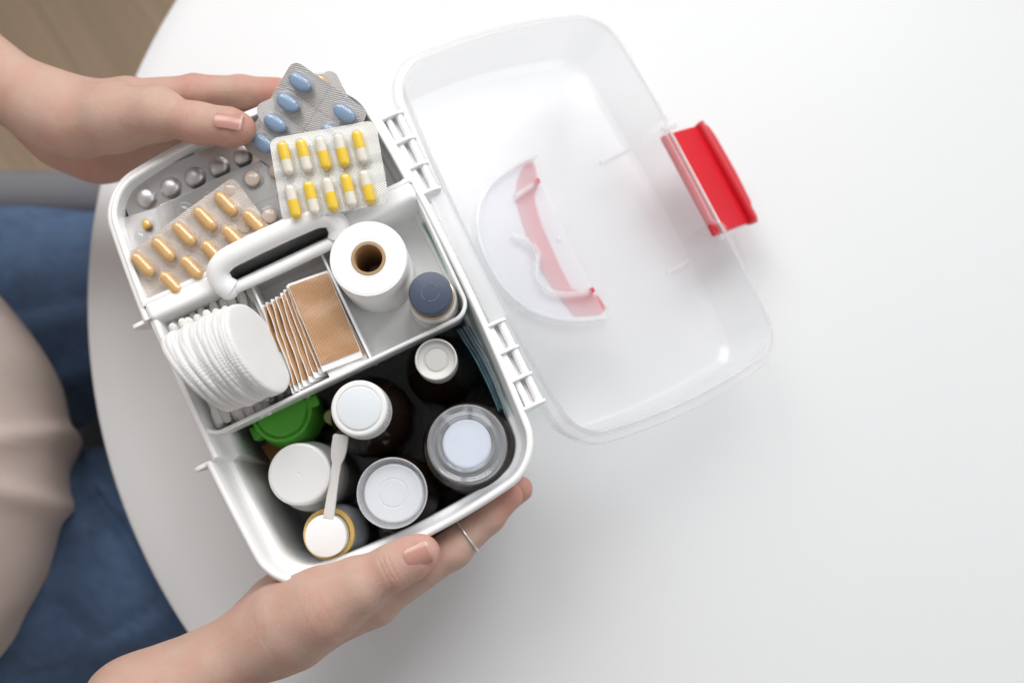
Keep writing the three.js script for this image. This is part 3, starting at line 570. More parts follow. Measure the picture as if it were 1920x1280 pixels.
{
  const t = thing('syrup_bottle', 'dark bottle with a small grey aluminium screw cap in the corner by the face masks', 'bottle', bottleAt(818, 675, 122), TH);
  part('glass_body', lathe([[0, 0], [20, 0], [22, 2], [22.4, 6], [22.4, 74], [21, 84], [15, 94], [11.4, 100], [11, 108], [0, 108]], 72, 30), M.glass, t);
  const c = part('cap', lathe([[11.6, 104], [12.2, 104.6], [12.2, 119], [12.5, 120.4], [12.4, 121.6], [11.8, 122], [11.2, 121.6], [10.8, 119.8], [7.6, 119.4], [7.2, 118.8], [6.6, 118.8], [6.2, 119.4], [0, 119.6]], 64, 22), std(rgb(0.62, 0.61, 0.59), 0.4, { metalness: 0.35 }), t);
  const kn = []; for (let k = 0; k < 48; k++) kn.push(move(new THREE.CylinderGeometry(0.35, 0.35, 6, 6), 12.2 * Math.cos(k / 48 * 2 * Math.PI), 110, 12.2 * Math.sin(k / 48 * 2 * Math.PI)));
  part('knurling', join(kn), std(rgb(0.5, 0.49, 0.47), 0.4, { metalness: 0.35 }), c);
}
{
  const t = thing('pill_bottle', 'white plastic pill bottle with a wide flat white cap, left of the measuring spoon', 'bottle', bottleAt(562, 889, 112), TH);
  part('body', lathe([[0, 0], [20, 0], [21.4, 1.4], [21.6, 4], [21.6, 76], [20.6, 82], [18, 87], [18, 92], [0, 92]], 72, 30), std(rgb(0.74, 0.75, 0.74), 0.4), t);
  part('label', lathe([[21.75, 10], [21.75, 62]], 64), std(rgb(0.5, 0.52, 0.5), 0.5), t);
  const p = lathe([[17.9, 90], [18.4, 90.6], [18.4, 110], [17.8, 111.4], [16.6, 112], [1, 112], [0.7, 111.8], [0, 111.8]], 72, 25);
  part('cap', p, M.whiteMatte, t);
}
{
  const t = thing('spray_bottle', 'grey bottle with a golden rim and a dark blue band, standing in the near corner', 'bottle', bottleAt(618, 1000, 96), TH);
  part('body', lathe([[0, 0], [17, 0], [18, 1.4], [18, 4], [18, 60], [17, 70], [15.4, 78], [15, 90], [12, 92.4], [0, 92.4]], 64, 30), M.greyBottle, t);
  part('label', lathe([[18.15, 2], [18.15, 52]], 64), M.navyLabel, t);
  part('golden_rim', lathe([[12, 92], [12.2, 95], [12.8, 96], [14.8, 96.2], [15.4, 95.6], [15.4, 91], [15, 90]], 64, 25), M.gold, t);
  part('cap', lathe([[11.9, 92.4], [11.6, 99], [0, 99]], 48, 30), M.whiteMatte, t);
}
{
  const t = thing('measuring_spoon', 'white measuring spoon with a long stick handle resting on the gold rimmed bottle', 'spoon', [0, 0, 0]);
  const c = at(611, 1004, 110), e = at(637, 826, 113), l = e.clone().sub(c), len = Math.hypot(l.x, l.z);
  t.position.copy(c).multiplyScalar(MM); t.rotation.y = Math.atan2(-l.z, l.x);
  part('cup', lathe([[11.6, -10.4], [12, -10], [12.4, 0.4], [11.9, 1.4], [11, 1.7], [0, 1.7]], 64, 25), M.white, t);
  const half = [[10.5, 2.6], [16, 2.3], [len * 0.6, 2], [len * 0.76, 2], [len * 0.82, 3.2], [len * 0.9, 3.9], [len + 2.4, 3.9], [len + 3, 3.4]];
  const pts = [...half, ...half.map(([x, w]) => [x, -w]).reverse()];
  part('stick_handle', extrude(pts, 3, 0.8).rotateX(-Math.PI / 2).translate(0, 0.4, 0).rotateZ(1.2 * D), std(rgb(0.74, 0.72, 0.69), 0.45), t);
}
{
  const t = thing('flip_top_bottle', 'bottle with a bright green flip-top cap half hidden under the tray', 'bottle', B(-45, FLOOR, 31), TH);
  part('body', lathe([[0, 0], [19, 0], [20.4, 2], [20.4, 56], [18, 62], [0, 62]], 64, 30), M.brownGlass, t);
  const c = part('cap', lathe([[21.4, 60], [22, 61], [19.4, 88], [18.8, 90.4], [17.6, 91], [16.6, 90.4], [16.2, 89], [0, 88.6]], 72, 25), M.green, t);
  part('flip_lid', lathe([[15.6, 88.8], [15.6, 90.3], [14.8, 91], [0, 91.2]], 64, 30), M.green, c);
  part('thumb_tab', move(box(9, 3.4, 7, 1.2), 19, 88.6, 3), M.green, c);
  part('hinge_lug', move(box(7, 12, 9, 1.4), -20, 78, 4), M.green, c);
}
{
  const t = thing('vial', 'thin pale yellow tube standing between the green cap and the ribbed cap', 'tube', bottleAt(622, 782, 74), TH);
  part('body', lathe([[0, 0], [4.4, 0], [5, 0.8], [5, 62], [4.4, 64]], 32, 30), M.paleYellow, t);
  part('cap', lathe([[4.6, 63.4], [4.8, 64], [4.5, 76], [3.6, 77.4], [0, 77.6]], 32, 30), M.paleYellow, t);
}
{
  const t = thing('carton', 'low brown cardboard carton standing against the left wall behind the pill bottle', 'carton', B(-61, FLOOR, 56), TH + 6 * D);
  part('body', move(box(16, 58, 34, 0.8), 0, 29, 0), M.carton, t);
  part('tuck_flap', move(box(15, 0.6, 33, 0.2), 0, 58.4, 0), M.carton, t);
}
{ // folded surgical masks along the hinge wall
  const layer = (x0, h, seed2, len, z0) => {
    const nx = 60, ny = 14, pos = [], idx = [], uv = [];
    for (let j = 0; j <= ny; j++) for (let i = 0; i <= nx; i++) {
      const f = i / nx, z = z0 + len * f, y = 20 + (h - 20) * j / ny - 4 * f * f * (j / ny), x = x0 + 3.2 * Math.sin(f * 2.1 + seed2) - 9 * (f > 0.75 ? 0 : 0) + 0.8 * Math.sin(j * 1.3 + seed2) + 0.7 * nz(f * 6, seed2, j / 3);
      pos.push(x, y, z); uv.push(z, y);
    }
    for (let j = 0; j < ny; j++) for (let i = 0; i < nx; i++) { const a = j * (nx + 1) + i; idx.push(a, a + 1, a + nx + 1, a + 1, a + nx + 2, a + nx + 1); }
    const g = new THREE.BufferGeometry(); g.setAttribute('position', new THREE.Float32BufferAttribute(pos, 3)); g.setAttribute('uv', new THREE.Float32BufferAttribute(uv, 2)); g.setIndex(idx); g.computeVertexNormals(); return g;
  };
  const welt = (x0, h, seed2, len, z0) => { const q = []; for (let i = 0; i <= 44; i++) { const f = i / 44; q.push(move(box(0.9, 0.8, 1.1, 0.3, 1), x0 + 3.2 * Math.sin(f * 2.1 + seed2) - 0.7, h - 1.6 - 4 * f * f, z0 + len * f)); } return join(q); };
  [['pale blue face mask nearest the dark bottles', 75, 110, 0.3, M.maskBlue, 54], ['white and blue face mask folded between two others', 78.5, 112, 0.5, M.maskWhite, 60], ['pale green face mask pressed against the hinge wall', 82, 114, 0.7, M.maskGreen, 132]].forEach(([label, x, h, s, m, len], k) => {
    const t = thing('face_mask', label, 'face mask', B(0, 0, 0), TH);
    const z0 = k === 2 ? -34 : 36, G = [layer(x - 1.2, h, s, len, z0), layer(x, h + 1, s + 0.1, len, z0), layer(x + 1.1, h - 1, s + 0.2, len, z0)];
    part('outer_layer', G[0], m, t); part('middle_layer', G[1], M.maskWhite, t); part('inner_layer', G[2], k === 1 ? M.maskBlue : m, t);
    if (k < 2) part('welded_edge', welt(x - 1.2, h, s, len, 36), std(rgb(0.12, 0.28, 0.36), 0.8), t);
  });
}
// ---------------------------------------------------------------- a field meshed by surface nets: smooth bodies
function nets(field, lo, hi, cell, color) {
  const n = [0, 1, 2].map((k) => Math.ceil((hi[k] - lo[k]) / cell) + 1), F = new Float32Array(n[0] * n[1] * n[2]), at3 = (i, j, k) => (k * n[1] + j) * n[0] + i;
  for (let k = 0; k < n[2]; k++) for (let j = 0; j < n[1]; j++) for (let i = 0; i < n[0]; i++) F[at3(i, j, k)] = field(lo[0] + i * cell, lo[1] + j * cell, lo[2] + k * cell);
  const id = new Int32Array(F.length).fill(-1), pos = [], idx = [], E = [[0, 1], [2, 3], [4, 5], [6, 7], [0, 2], [1, 3], [4, 6], [5, 7], [0, 4], [1, 5], [2, 6], [3, 7]];
  for (let k = 0; k < n[2] - 1; k++) for (let j = 0; j < n[1] - 1; j++) for (let i = 0; i < n[0] - 1; i++) {
    const v = []; let m = 0;
    for (let c = 0; c < 8; c++) { v[c] = F[at3(i + (c & 1), j + ((c >> 1) & 1), k + (c >> 2))]; if (v[c] < 0) m++; }
    if (!m || m === 8) continue;
    let x = 0, y = 0, z = 0, q = 0;
    for (const [a, b] of E) if ((v[a] < 0) !== (v[b] < 0)) { const f = v[a] / (v[a] - v[b]); x += (a & 1) + f * ((b & 1) - (a & 1)); y += ((a >> 1) & 1) + f * (((b >> 1) & 1) - ((a >> 1) & 1)); z += (a >> 2) + f * ((b >> 2) - (a >> 2)); q++; }
    id[at3(i, j, k)] = pos.length / 3; pos.push(lo[0] + (i + x / q) * cell, lo[1] + (j + y / q) * cell, lo[2] + (k + z / q) * cell);
  }
  const quad = (a, b, c, d, f) => { if (a < 0 || b < 0 || c < 0 || d < 0) return; f ? idx.push(a, b, c, a, c, d) : idx.push(a, c, b, a, d, c); };
  for (let k = 1; k < n[2] - 1; k++) for (let j = 1; j < n[1] - 1; j++) for (let i = 1; i < n[0] - 1; i++) {
    const s = F[at3(i, j, k)] < 0;
    if (s !== F[at3(i + 1, j, k)] < 0) quad(id[at3(i, j - 1, k - 1)], id[at3(i, j, k - 1)], id[at3(i, j, k)], id[at3(i, j - 1, k)], s);
    if (s !== F[at3(i, j + 1, k)] < 0) quad(id[at3(i - 1, j, k - 1)], id[at3(i - 1, j, k)], id[at3(i, j, k)], id[at3(i, j, k - 1)], s);
    if (s !== F[at3(i, j, k + 1)] < 0) quad(id[at3(i - 1, j - 1, k)], id[at3(i, j - 1, k)], id[at3(i, j, k)], id[at3(i - 1, j, k)], s);
  }
  const nor = [], col = [], uv = [], e = cell * 0.45;
  for (let i = 0; i < pos.length; i += 3) {
    let [x, y, z] = [pos[i], pos[i + 1], pos[i + 2]];
    const g = V3(field(x + e, y, z) - field(x - e, y, z), field(x, y + e, z) - field(x, y - e, z), field(x, y, z + e) - field(x, y, z - e)), l = g.length() || 1, d = field(x, y, z);
    const s = Math.max(-cell, Math.min(cell, d * 2 * e / l)); g.divideScalar(l);
    pos[i] -= g.x * s; pos[i + 1] -= g.y * s; pos[i + 2] -= g.z * s;
    nor.push(g.x, g.y, g.z); uv.push(x + 0.4 * y, z + 0.6 * y); col.push(...(color ? color(x, y, z) : [1, 1, 1]));
  }
  const g = new THREE.BufferGeometry();
  g.setAttribute('position', new THREE.Float32BufferAttribute(pos, 3)); g.setAttribute('normal', new THREE.Float32BufferAttribute(nor, 3)); g.setAttribute('uv', new THREE.Float32BufferAttribute(uv, 2)); g.setAttribute('color', new THREE.Float32BufferAttribute(col, 3)); g.setIndex(idx);
  return g;
}
// tapered capsule between joints [x, y, z, r]; smooth minimum
const bone = (a, b) => { const dx = b[0] - a[0], dy = b[1] - a[1], dz = b[2] - a[2], L = dx * dx + dy * dy + dz * dz || 1; return (x, y, z) => { const px = x - a[0], py = y - a[1], pz = z - a[2], t = Math.max(0, Math.min(1, (px * dx + py * dy + pz * dz) / L)), qx = px - dx * t, qy = py - dy * t, qz = pz - dz * t; return Math.sqrt(qx * qx + qy * qy + qz * qz) - (a[3] + (b[3] - a[3]) * t); }; };
const smin = (a, b, k) => { const h = Math.max(k - Math.abs(a - b), 0) / k; return Math.min(a, b) - h * h * k * 0.25; };
const blend = (list, k) => (x, y, z) => { let d = list[0](x, y, z); for (let i = 1; i < list.length; i++) d = smin(d, list[i](x, y, z), k); return d; };
const chain = (js) => js.slice(1).map((j, i) => bone(js[i], j));
// a joint seen at a photo point at height hp, standing at height h
const J = (px, py, hp, r, h = hp) => { const p = at(px, py, hp); return [p.x, h, p.z, r]; };
// fine creases across a finger: c = centre, dir = along the finger, w = width, d = depth, n = number of lines
const creaseAt = (c, dir, gap, depth, n, reach) => { const l = Math.hypot(...dir); return (x, y, z) => { const t = ((x - c[0]) * dir[0] + (y - c[1]) * dir[1] + (z - c[2]) * dir[2]) / l, q = Math.hypot(x - c[0], y - c[1], z - c[2]); if (q > reach) return 0; let s = 0; for (let i = 0; i < n; i++) { const o = (i - (n - 1) / 2) * gap + 0.7 * nz(x / 6, i * 3.1, z / 6); s += Math.exp(-(((t - o) / 0.6) ** 2)); } return depth * s * Math.max(0, 1 - (q / reach) ** 2); }; };

// left arm (far side of the box): thumb over the rim, fingers outside the wall
const LH = {
  elbow: [-560, 150, -330, 40], fore: J(-150, 52, 128, 25.5), wristR: J(98, 210, 122, 18.6), wristU: J(118, 246, 84, 18),
  thumb: [J(150, 230, 124, 18), J(215, 220, 133, 16.8), J(292, 213, 143, 13.4), J(372, 231, 150, 10.4), J(430, 238, 149, 9.6), J(452, 242, 147.5, 8)],
  index: [J(140, 206, 120, 15.5), J(238, 189, 120, 13), J(365, 172, 119, 10.4), J(452, 171, 117, 9.6), J(520, 171, 114, 8.4)],
  middle: [J(140, 208, 120, 17, 104), J(240, 196, 120, 14.5, 98), J(380, 186, 119, 11, 98), J(470, 184, 117, 10, 97), J(545, 184, 114, 8.6, 96)],
  ring: [J(140, 212, 120, 17, 88), J(236, 206, 120, 14, 77), J(370, 196, 119, 10.6, 77), J(450, 192, 117, 9.6, 77), J(515, 190, 114, 8.2, 77)],
  little: [J(140, 214, 120, 17, 72), J(226, 216, 120, 13, 58), J(330, 214, 119, 9.4, 58), J(395, 206, 117, 8.6, 58), J(445, 200, 114, 7.6, 58)],
  heel: [J(132, 254, 84, 18), J(186, 283, 72, 18.5), J(225, 285, 64, 16)],
};
// right arm (near side): thumb on the outside of the rim, fingers along the wall below it
const RH = {
  elbow: [-455, 140, 420, 40], fore: J(250, 1336, 112, 25.5), wristR: J(520, 1182, 112, 18.4), wristU: J(508, 1176, 84, 17),
  thumb: [J(545, 1165, 118, 19), J(600, 1136, 124, 17.6), J(668, 1100, 128, 14), J(735, 1064, 132, 11.4), J(778, 1042, 131, 10.2), J(793, 1036, 130, 8.8)],
  index: [J(560, 1178, 108, 17), J(700, 1122, 106, 14.6), J(848, 1030, 106, 11), J(915, 968, 106, 9.6), J(955, 930, 106, 8)],
  middle: [J(560, 1170, 108, 17, 92), J(705, 1108, 106, 14.6, 86), J(850, 1016, 106, 11, 85), J(930, 944, 106, 9.6, 86), J(974, 916, 100, 8.2, 88)],
  ring: [J(560, 1166, 108, 17, 78), J(700, 1104, 106, 14, 66), J(835, 1014, 106, 10.4, 66), J(905, 956, 106, 9.2, 66), J(955, 916, 106, 8, 66)],
  little: [J(555, 1162, 108, 16, 64), J(680, 1106, 106, 13, 48), J(780, 1040, 106, 9.4, 48), J(835, 1000, 106, 8.4, 48), J(875, 968, 106, 7.4, 48)],
  heel: [J(516, 1132, 76, 15.5), J(545, 1116, 66, 16.5), J(600, 1098, 62, 15)],
};
function handField(h, creases) {
  const arm = blend([bone(h.elbow, h.fore), bone(h.fore, h.wristR), bone([h.fore[0], h.fore[1] - 16, h.fore[2], h.fore[3] - 3], h.wristU)], 22);
  const palm = blend([...['index', 'middle', 'ring', 'little'].map((f) => bone(h[f][0], h[f][1])), bone(h.wristR, h.index[0]), bone(h.wristU, h.little[0]), ...chain(h.heel), ...chain(h.thumb).slice(0, 2), bone(h.wristR, h.thumb[0])], 12);
  const body = (x, y, z) => smin(arm(x, y, z), palm(x, y, z), 20);
  const fingers = ['index', 'middle', 'ring', 'little'].map((f) => blend(chain(h[f]), 4)), thumb = blend(chain(h.thumb), 9);
  return (x, y, z) => {
    const b = body(x, y, z); let d = smin(b, thumb(x, y, z), 9);
    for (const f of fingers) d = Math.min(d, smin(b, f(x, y, z), 6));
    if (d < 6 && d > -6) { for (const c of creases) d += c(x, y, z); d += 0.25 * nz(x / 13, y / 13, z / 13); }
    return d;
  };
}
// single skin folds seen from above: a line of points [px, py, height], its depth and width
const fold = (pts, depth, w) => { const q = pts.map((v) => at(...v)); return (x, y, z) => { if (y < 96) return 0; let d = 99; for (let i = 0; i + 1 < q.length; i++) { const a = q[i], c = q[i + 1], ex = c.x - a.x, ez = c.z - a.z, t = Math.max(0, Math.min(1, ((x - a.x) * ex + (z - a.z) * ez) / (ex * ex + ez * ez))); d = Math.min(d, Math.hypot(x - a.x - ex * t, z - a.z - ez * t)); } return d < 6 ? depth * 0.42 * (0.6 + 0.8 * nz(x / 5, 2, z / 5)) * Math.exp(-((d / (w * 1.5)) ** 2)) : 0; }; };
const mid3 = (a, b, f) => [0, 1, 2].map((k) => a[k] + (b[k] - a[k]) * f), dir3 = (a, b) => [b[0] - a[0], b[1] - a[1], b[2] - a[2]];
const up = (p, d) => [p[0], p[1] + d, p[2]];
const LF = handField(LH, [
  creaseAt(up(LH.thumb[3], 8), dir3(LH.thumb[2], LH.thumb[3]), 2.5, 0.42, 3, 10), creaseAt(up(LH.index[2], 8), dir3(LH.index[1], LH.index[2]), 2.4, 0.12, 2, 9),
  fold([[212, 204, 140], [220, 222, 140], [242, 252, 138]], 0.4, 0.9), fold([[188, 196, 136], [198, 222, 138], [214, 244, 138]], 0.3, 0.8), fold([[258, 166, 125], [300, 178, 130], [336, 190, 132]], 0.5, 1.0), fold([[306, 205, 150], [314, 222, 150]], 0.25, 0.8), fold([[112, 222, 134], [130, 252, 130]], 0.35, 1.2),
  creaseAt(up(LH.thumb[1], 14), [1, 0, 0.35], 6, 0.12, 2, 17), creaseAt(up(LH.index[3], 7), dir3(LH.index[2], LH.index[3]), 2.2, 0.12, 2, 8)]);
const RF = handField(RH, [
  creaseAt(up(RH.thumb[3], 8), dir3(RH.thumb[2], RH.thumb[3]), 2.6, 0.46, 3, 11), creaseAt(up(RH.index[2], 8), dir3(RH.index[1], RH.index[2]), 2.4, 0.12, 2, 9),
  fold([[592, 1088, 136], [584, 1110, 136], [586, 1132, 134]], 0.4, 0.8), fold([[574, 1100, 136], [570, 1124, 136]], 0.3, 0.8), fold([[497, 1132, 120], [500, 1160, 124], [506, 1192, 124]], 0.5, 1.1), fold([[486, 1140, 120], [490, 1170, 124]], 0.35, 0.9), fold([[640, 1188, 118], [668, 1160, 122], [690, 1140, 124]], 0.6, 1.0),
  creaseAt(up(RH.thumb[1], 15), [1, 0, -0.5], 6, 0.12, 3, 18), creaseAt(up(RH.wristR, 18), dir3(RH.fore, RH.wristR), 6, 0.15, 2, 18)]);
// the redder skin of knuckles and fingertips, and a faint mottling
const flush = [[LH.thumb[5], 14], [LH.thumb[3], 11], [LH.index[4], 20], [LH.index[2], 16], [LH.heel[1], 20], [RH.thumb[5], 14], [RH.thumb[3], 12], [RH.index[4], 20], [RH.middle[4], 20], [RH.thumb[1], 16], [RH.heel[1], 20]];
const moles = [at(537, 1132, 128), at(300, 1275, 130), at(75, 190, 140), at(140, 262, 125), at(420, 1225, 125), at(38, 132, 140)].map((v) => v.toArray());
const skinColor = (x, y, z) => {
  let f = 0; for (const [p, r] of flush) f = Math.max(f, Math.exp(-((Math.hypot(x - p[0], y - p[1], z - p[2]) / r) ** 2)));
  f = f * 0.8 + 0.36 * nz(x / 14, y / 14, z / 14) + 0.24 * nz(x / 4, y / 4, z / 4);
  for (const m of moles) { const q = Math.hypot(x - m[0], z - m[2]); if (q < 3 && y > 60) f += 0.45 * Math.exp(-((q / 1.1) ** 2)); }
  return [1 + 0.03 * f, 1 - 0.3 * f, 1 - 0.3 * f];
};
{
  const t = thing('person', 'seated person in a beige blouse and blue jeans holding the box with both hands', 'person', [0, 0, 0]);
  const span = (h, pad) => { const js = [h.wristR, h.wristU, ...h.thumb, ...h.index, ...h.middle, ...h.ring, ...h.little, ...h.heel, h.fore]; return [[0, 1, 2].map((k) => Math.min(...js.map((j) => j[k])) - pad), [0, 1, 2].map((k) => Math.max(...js.map((j) => j[k])) + pad)]; };
  const [l0, l1] = span(LH, 24), [r0, r1] = span(RH, 24);
  const inL = (x) => x > l0[0] + 26, inR = (x) => x > r0[0] + 26;
  // torso, shoulders and upper arms, coarse; the fine grids of the hands take over below the elbows
  const shoulderL = [-455, 400, -120, 46], shoulderR = [-455, 400, 245, 46];
  const trunk = blend([bone([-480, 0, 60, 60], [-480, 150, 62, 70]), bone([-480, 150, 62, 70], [-475, 370, 62, 80]), bone([-465, 390, -60, 60], [-465, 390, 180, 60]), bone([-465, 400, 62, 60], [-425, 490, 62, 54]), bone([-405, 585, 62, 74], [-425, 625, 62, 92]), bone([-372, 540, 62, 40], [-400, 590, 62, 66]), bone(shoulderL, LH.elbow), bone(shoulderR, RH.elbow)], 30);
  const coarse = (x, y, z) => { let d = trunk(x, y, z); d = smin(d, bone(LH.elbow, LH.fore)(x, y, z), 20); return smin(d, bone(RH.elbow, RH.fore)(x, y, z), 20); };
  const cut = (x, y, z) => Math.max(coarse(x, y, z), z < 0 ? x - (l0[0] + 30) : x - (r0[0] + 30));
  const body = join3([nets(LF, l0, l1, 1.35, skinColor), nets(RF, r0, r1, 1.35, skinColor), nets(cut, [-660, -240, -420], [-190, 760, 440], 13, () => [1, 1, 1])]);
  part('body', body, M.skin, t);

  const hair = (x, y, z) => { const q = Math.hypot((x + 440) / 112, (y - 628) / 108, (z - 62) / 100); return Math.max((q - 1) * 100 + 3 * nz(x / 22, y / 60, z / 22), x + 372 - (y - 600) * 0.35); };
  part('hair', nets(hair, [-570, 480, -60], [-300, 760, 180], 7), std(rgb(0.11, 0.07, 0.045), 0.55), t);
  // finger nails: curved plates let into the thumb tips
  const nail = (c, along, normal, w, l, R, more = 0) => {
    const A = V3(...along).normalize(), N = V3(...normal).normalize(), S = A.clone().cross(N).normalize(); N.copy(S.clone().cross(A));
    const plate = (v0, v1, lift) => {
      const pos = [], idx = [], nu = 18, nv = 16;
      for (let j = 0; j <= nv; j++) for (let i = 0; i <= nu; i++) {
        const v = v0 + (v1 - v0) * j / nv, u = 2 * i / nu - 1, e = v < 0.16 ? Math.sqrt(Math.max(0, 1 - ((0.16 - v) / 0.2) ** 2)) : v > 0.82 ? Math.sqrt(Math.max(0, 1 - ((v - 0.82) / 0.3) ** 2)) : 1, q = u * e * Math.asin(Math.min(0.98, w / 2 / R));
        const p = V3(...c).addScaledVector(A, (v - 0.5) * l + (v > 0.9 ? 0 : 0)).addScaledVector(S, R * Math.sin(q)).addScaledVector(N, R * Math.cos(q) - R + lift - 0.9 * (v - 0.35) ** 2 * 2.4);
        pos.push(p.x, p.y, p.z);
      }
      for (let j = 0; j < nv; j++) for (let i = 0; i < nu; i++) { const a = j * (nu + 1) + i; idx.push(a, a + 1, a + nu + 1, a + 1, a + nu + 2, a + nu + 1); }
      const g = new THREE.BufferGeometry(); g.setAttribute('position', new THREE.Float32BufferAttribute(pos, 3)); g.setIndex(idx); g.computeVertexNormals(); return g;
    };
    const o = part('nail', plate(0, 0.92, 0.5 + more), M.nail, t);
    part('nail_tip', plate(0.91, 1, 0.52 + more), M.nailTip, o);
  };
  const surface = (F, p, n) => { let q = [...p]; for (let i = 0; i < 40; i++) { const d = F(...q); q = q.map((v, k) => v - n[k] * d * 0.7); } return q; };
  const nl = V3(0.05, 1, -0.30).normalize().toArray(), nr = V3(0.22, 1, 0.2).normalize().toArray();
  nail(surface(LF, up(mid3(LH.thumb[4], LH.thumb[5], 0.35), 8), nl), dir3(LH.thumb[3], LH.thumb[5]), nl, 12, 15.5, 9.4);
  nail(surface(RF, up(mid3(RH.thumb[4], RH.thumb[5], 0.5), 8), nr), dir3(RH.thumb[3], RH.thumb[5]), nr, 13, 15, 9.6, 0.5);

  // blouse: hangs over the waist in soft folds
  const bc = at(-128, 905, 10);
  const folds = (x, y, z) => { const a = Math.atan2(z - bc.z, x - bc.x); return 4 * nz(a * 2.2 + 1.2, y / 190, 7) - 7 * Math.exp(-(((a - 0.18 + y / 900) / 0.1) ** 2)) - 6 * Math.exp(-(((a + 0.42 - y / 700) / 0.09) ** 2)) + 4 * nz(a * 1.3, y / 120, 3) + 0.8 * nz(x / 24, y / 60, z / 24); };
  const cloth = (x, y, z) => {
    const s = y < 40 ? 1 - ((40 - y) / 210) ** 2 * 0.75 : 1 - Math.min(1, (y - 40) / 700) * 0.25, rx = 80 * s, rz = 152 * s, q = Math.hypot((x - bc.x) / rx, (z - bc.z) / rz);
    let d = (q - 1) * Math.min(rx, rz);
    d = smin(d, bone([-455, 395, -95, 66], [-505, 260, -225, 60])(x, y, z), 24); d = smin(d, bone([-455, 395, 220, 66], [-480, 260, 305, 60])(x, y, z), 24);
    d = Math.max(d, y - 440, -115 - y);
    return d + folds(x, y, z) * 0.8;
  };
  part('blouse', nets(cloth, [bc.x - 130, -130, bc.z - 290], [bc.x + 150, 470, bc.z + 290], 6.5), M.blouse, t);

  // jeans: two thighs going under the table, with creases
  const legL = chain([[-500, -120, 10, 92], J(40, 592, -125, 84), J(170, 575, -130, 76), [-60, -140, -150, 68]]), legR = chain([[-500, -120, 130, 92], J(90, 1060, -125, 92), J(320, 1085, -130, 84), [0, -140, 130, 70]]);
  const seat = bone([-520, -130, 60, 112], [-440, -126, 60, 100]);
  const L = blend(legL, 20), R = blend(legR, 20);
  const jeans = (x, y, z) => {
    let d = smin(smin(L(x, y, z), seat(x, y, z), 30), smin(R(x, y, z), seat(x, y, z), 30), 8);
    if (Math.abs(d) < 30) { const c = (x * 0.45 + z * 0.9); d += 6 * nz(c / 34, y / 60, x / 150) + 5 * (1 - 2.2 * Math.abs(nz((x * 0.5 - z * 0.85) / 60 + 2, y / 90, c / 34))) - 3 - 6 * Math.exp(-(((z - (-40 + 0.62 * (x + 350))) / 7) ** 2)) * 0.5 + 6 * Math.exp(-(((z - (-52 + 1.1 * (x + 350))) / 6) ** 2)); }
    return d;
  };
  const fade = (x, y, z) => { const v = 1 + 0.2 * nz(x / 40, y / 40, z / 40) + 0.24 * nz(x / 6.5, y / 6.5, z / 6.5); return [v, v, v * 0.98]; };
  part('jeans', nets(jeans, [-660, -260, -330], [60, 10, 300], 6, fade), M.denim, t);
  const st = (list) => part('stitching', tube(list.map(([px, py]) => { const p = at(px, py, -70); let y = 0; for (; y > -200 && jeans(p.x, y, p.z) > 0; y -= 0.5); return [p.x, y + 0.6, p.z]; }), 0.9, 40, 6), M.thread, t);
  st([[96, 1040], [112, 1050], [130, 1056], [128, 1075], [112, 1100], [92, 1130], [76, 1146]]);
}
function join3(list) { const g = mergeGeometries(list); return g; }
{
  const a = RH.index[2], b = RH.index[3], p = mid3(a, b, 0.42), d = V3(...dir3(a, b)).normalize();
  const t = thing('finger_ring', 'thin plain silver ring on a finger of the lower hand', 'ring', p);
  t.quaternion.setFromUnitVectors(V3(0, 0, 1), d.applyAxisAngle(V3(0, 1, 0), -0.12));
  part('band', new THREE.TorusGeometry(10.9, 0.62, 12, 80).scale(1, 1, 1.2), M.silver, t);
}
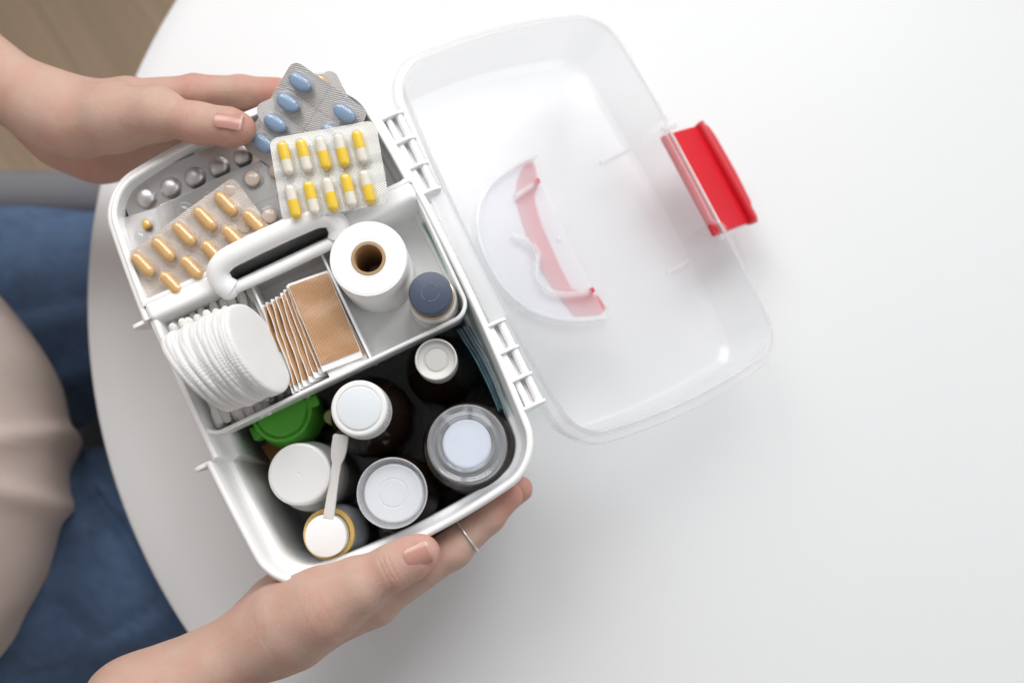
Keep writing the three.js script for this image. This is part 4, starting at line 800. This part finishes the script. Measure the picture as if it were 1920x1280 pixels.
// ---------------------------------------------------------------- quilted tub chair
{
  const t = thing('tub_chair', 'grey quilted velvet tub chair that the person sits on, behind the far hand', 'chair', [-560, -750, 40]);
  // arm and back as one upright shell round the seat, open towards the table
  const path = [[330, -300], [180, -312], [20, -304], [-130, -240], [-230, -120], [-250, 0], [-230, 120], [-130, 240], [0, 300], [60, 312]];
  const cv = new THREE.CatmullRomCurve3(path.map(([x, z]) => V3(x, 0, z))), nu = 260, prof = [];
  for (let k = 0; k <= 40; k++) prof.push([22, 60 + 545 * k / 40, 1]);
  for (let k = 1; k < 14; k++) { const q = k / 14 * Math.PI; prof.push([22 * Math.cos(q), 605 + 20 * Math.sin(q), 0]); }
  for (let k = 0; k <= 6; k++) prof.push([-22, 605 - 545 * k / 6, 0]);
  const pos = [], idx = [], m = prof.length;
  for (let i = 0; i <= nu; i++) {
    const p = cv.getPointAt(i / nu), tg = cv.getTangentAt(i / nu), len = cv.getLength() * i / nu, endr = Math.min(1, Math.sqrt(Math.max(0, 1 - (1 - Math.min(i, nu - i) / 7) ** 2)) || 0);
    const e = Math.min(i, nu - i) < 7 ? 0.25 + 0.75 * endr : 1;
    prof.forEach(([d, y, q]) => {
      let dd = d * e;
      if (q && y < 590) { const u = len / 56, v = y / 56, a = Math.abs(((u + v) % 1 + 1) % 1 - 0.5), b = Math.abs(((u - v) % 1 + 1) % 1 - 0.5); dd += 7 * (1 - Math.exp(-6 * Math.min(0.5 - a, 0.5 - b))) - 3; }
      pos.push(p.x + tg.z * -dd, y, p.z + tg.x * dd);
    });
  }
  for (let i = 0; i < nu; i++) for (let j = 0; j < m - 1; j++) { const a = i * m + j, b = a + m; idx.push(a, b, a + 1, a + 1, b, b + 1); }
  for (const i of [0, nu]) { const c = pos.length / 3, s = i * m; let x = 0, z = 0; for (let j = 0; j < m; j++) { x += pos[(s + j) * 3] / m; z += pos[(s + j) * 3 + 2] / m; } pos.push(x, 330, z); for (let j = 0; j < m - 1; j++) idx.push(c, s + j, s + j + 1); }
  const g = new THREE.BufferGeometry(); g.setAttribute('position', new THREE.Float32BufferAttribute(pos, 3)); g.setIndex(idx); g.computeVertexNormals();
  part('quilted_back', g, M.velvet, t);
  part('seat', move(box(480, 110, 500, 40, 6), 60, 390, 0), M.velvet, t);
  for (const [x, z] of [[230, 220], [230, -220], [-150, 190], [-150, -190]]) part('leg', move(new THREE.CylinderGeometry(16, 11, 340, 20), x, 170, z), M.score, t);
}

scene.traverse((o) => { if (o.isMesh) o.castShadow = o.receiveShadow = true; });
renderer.render(scene, camera);
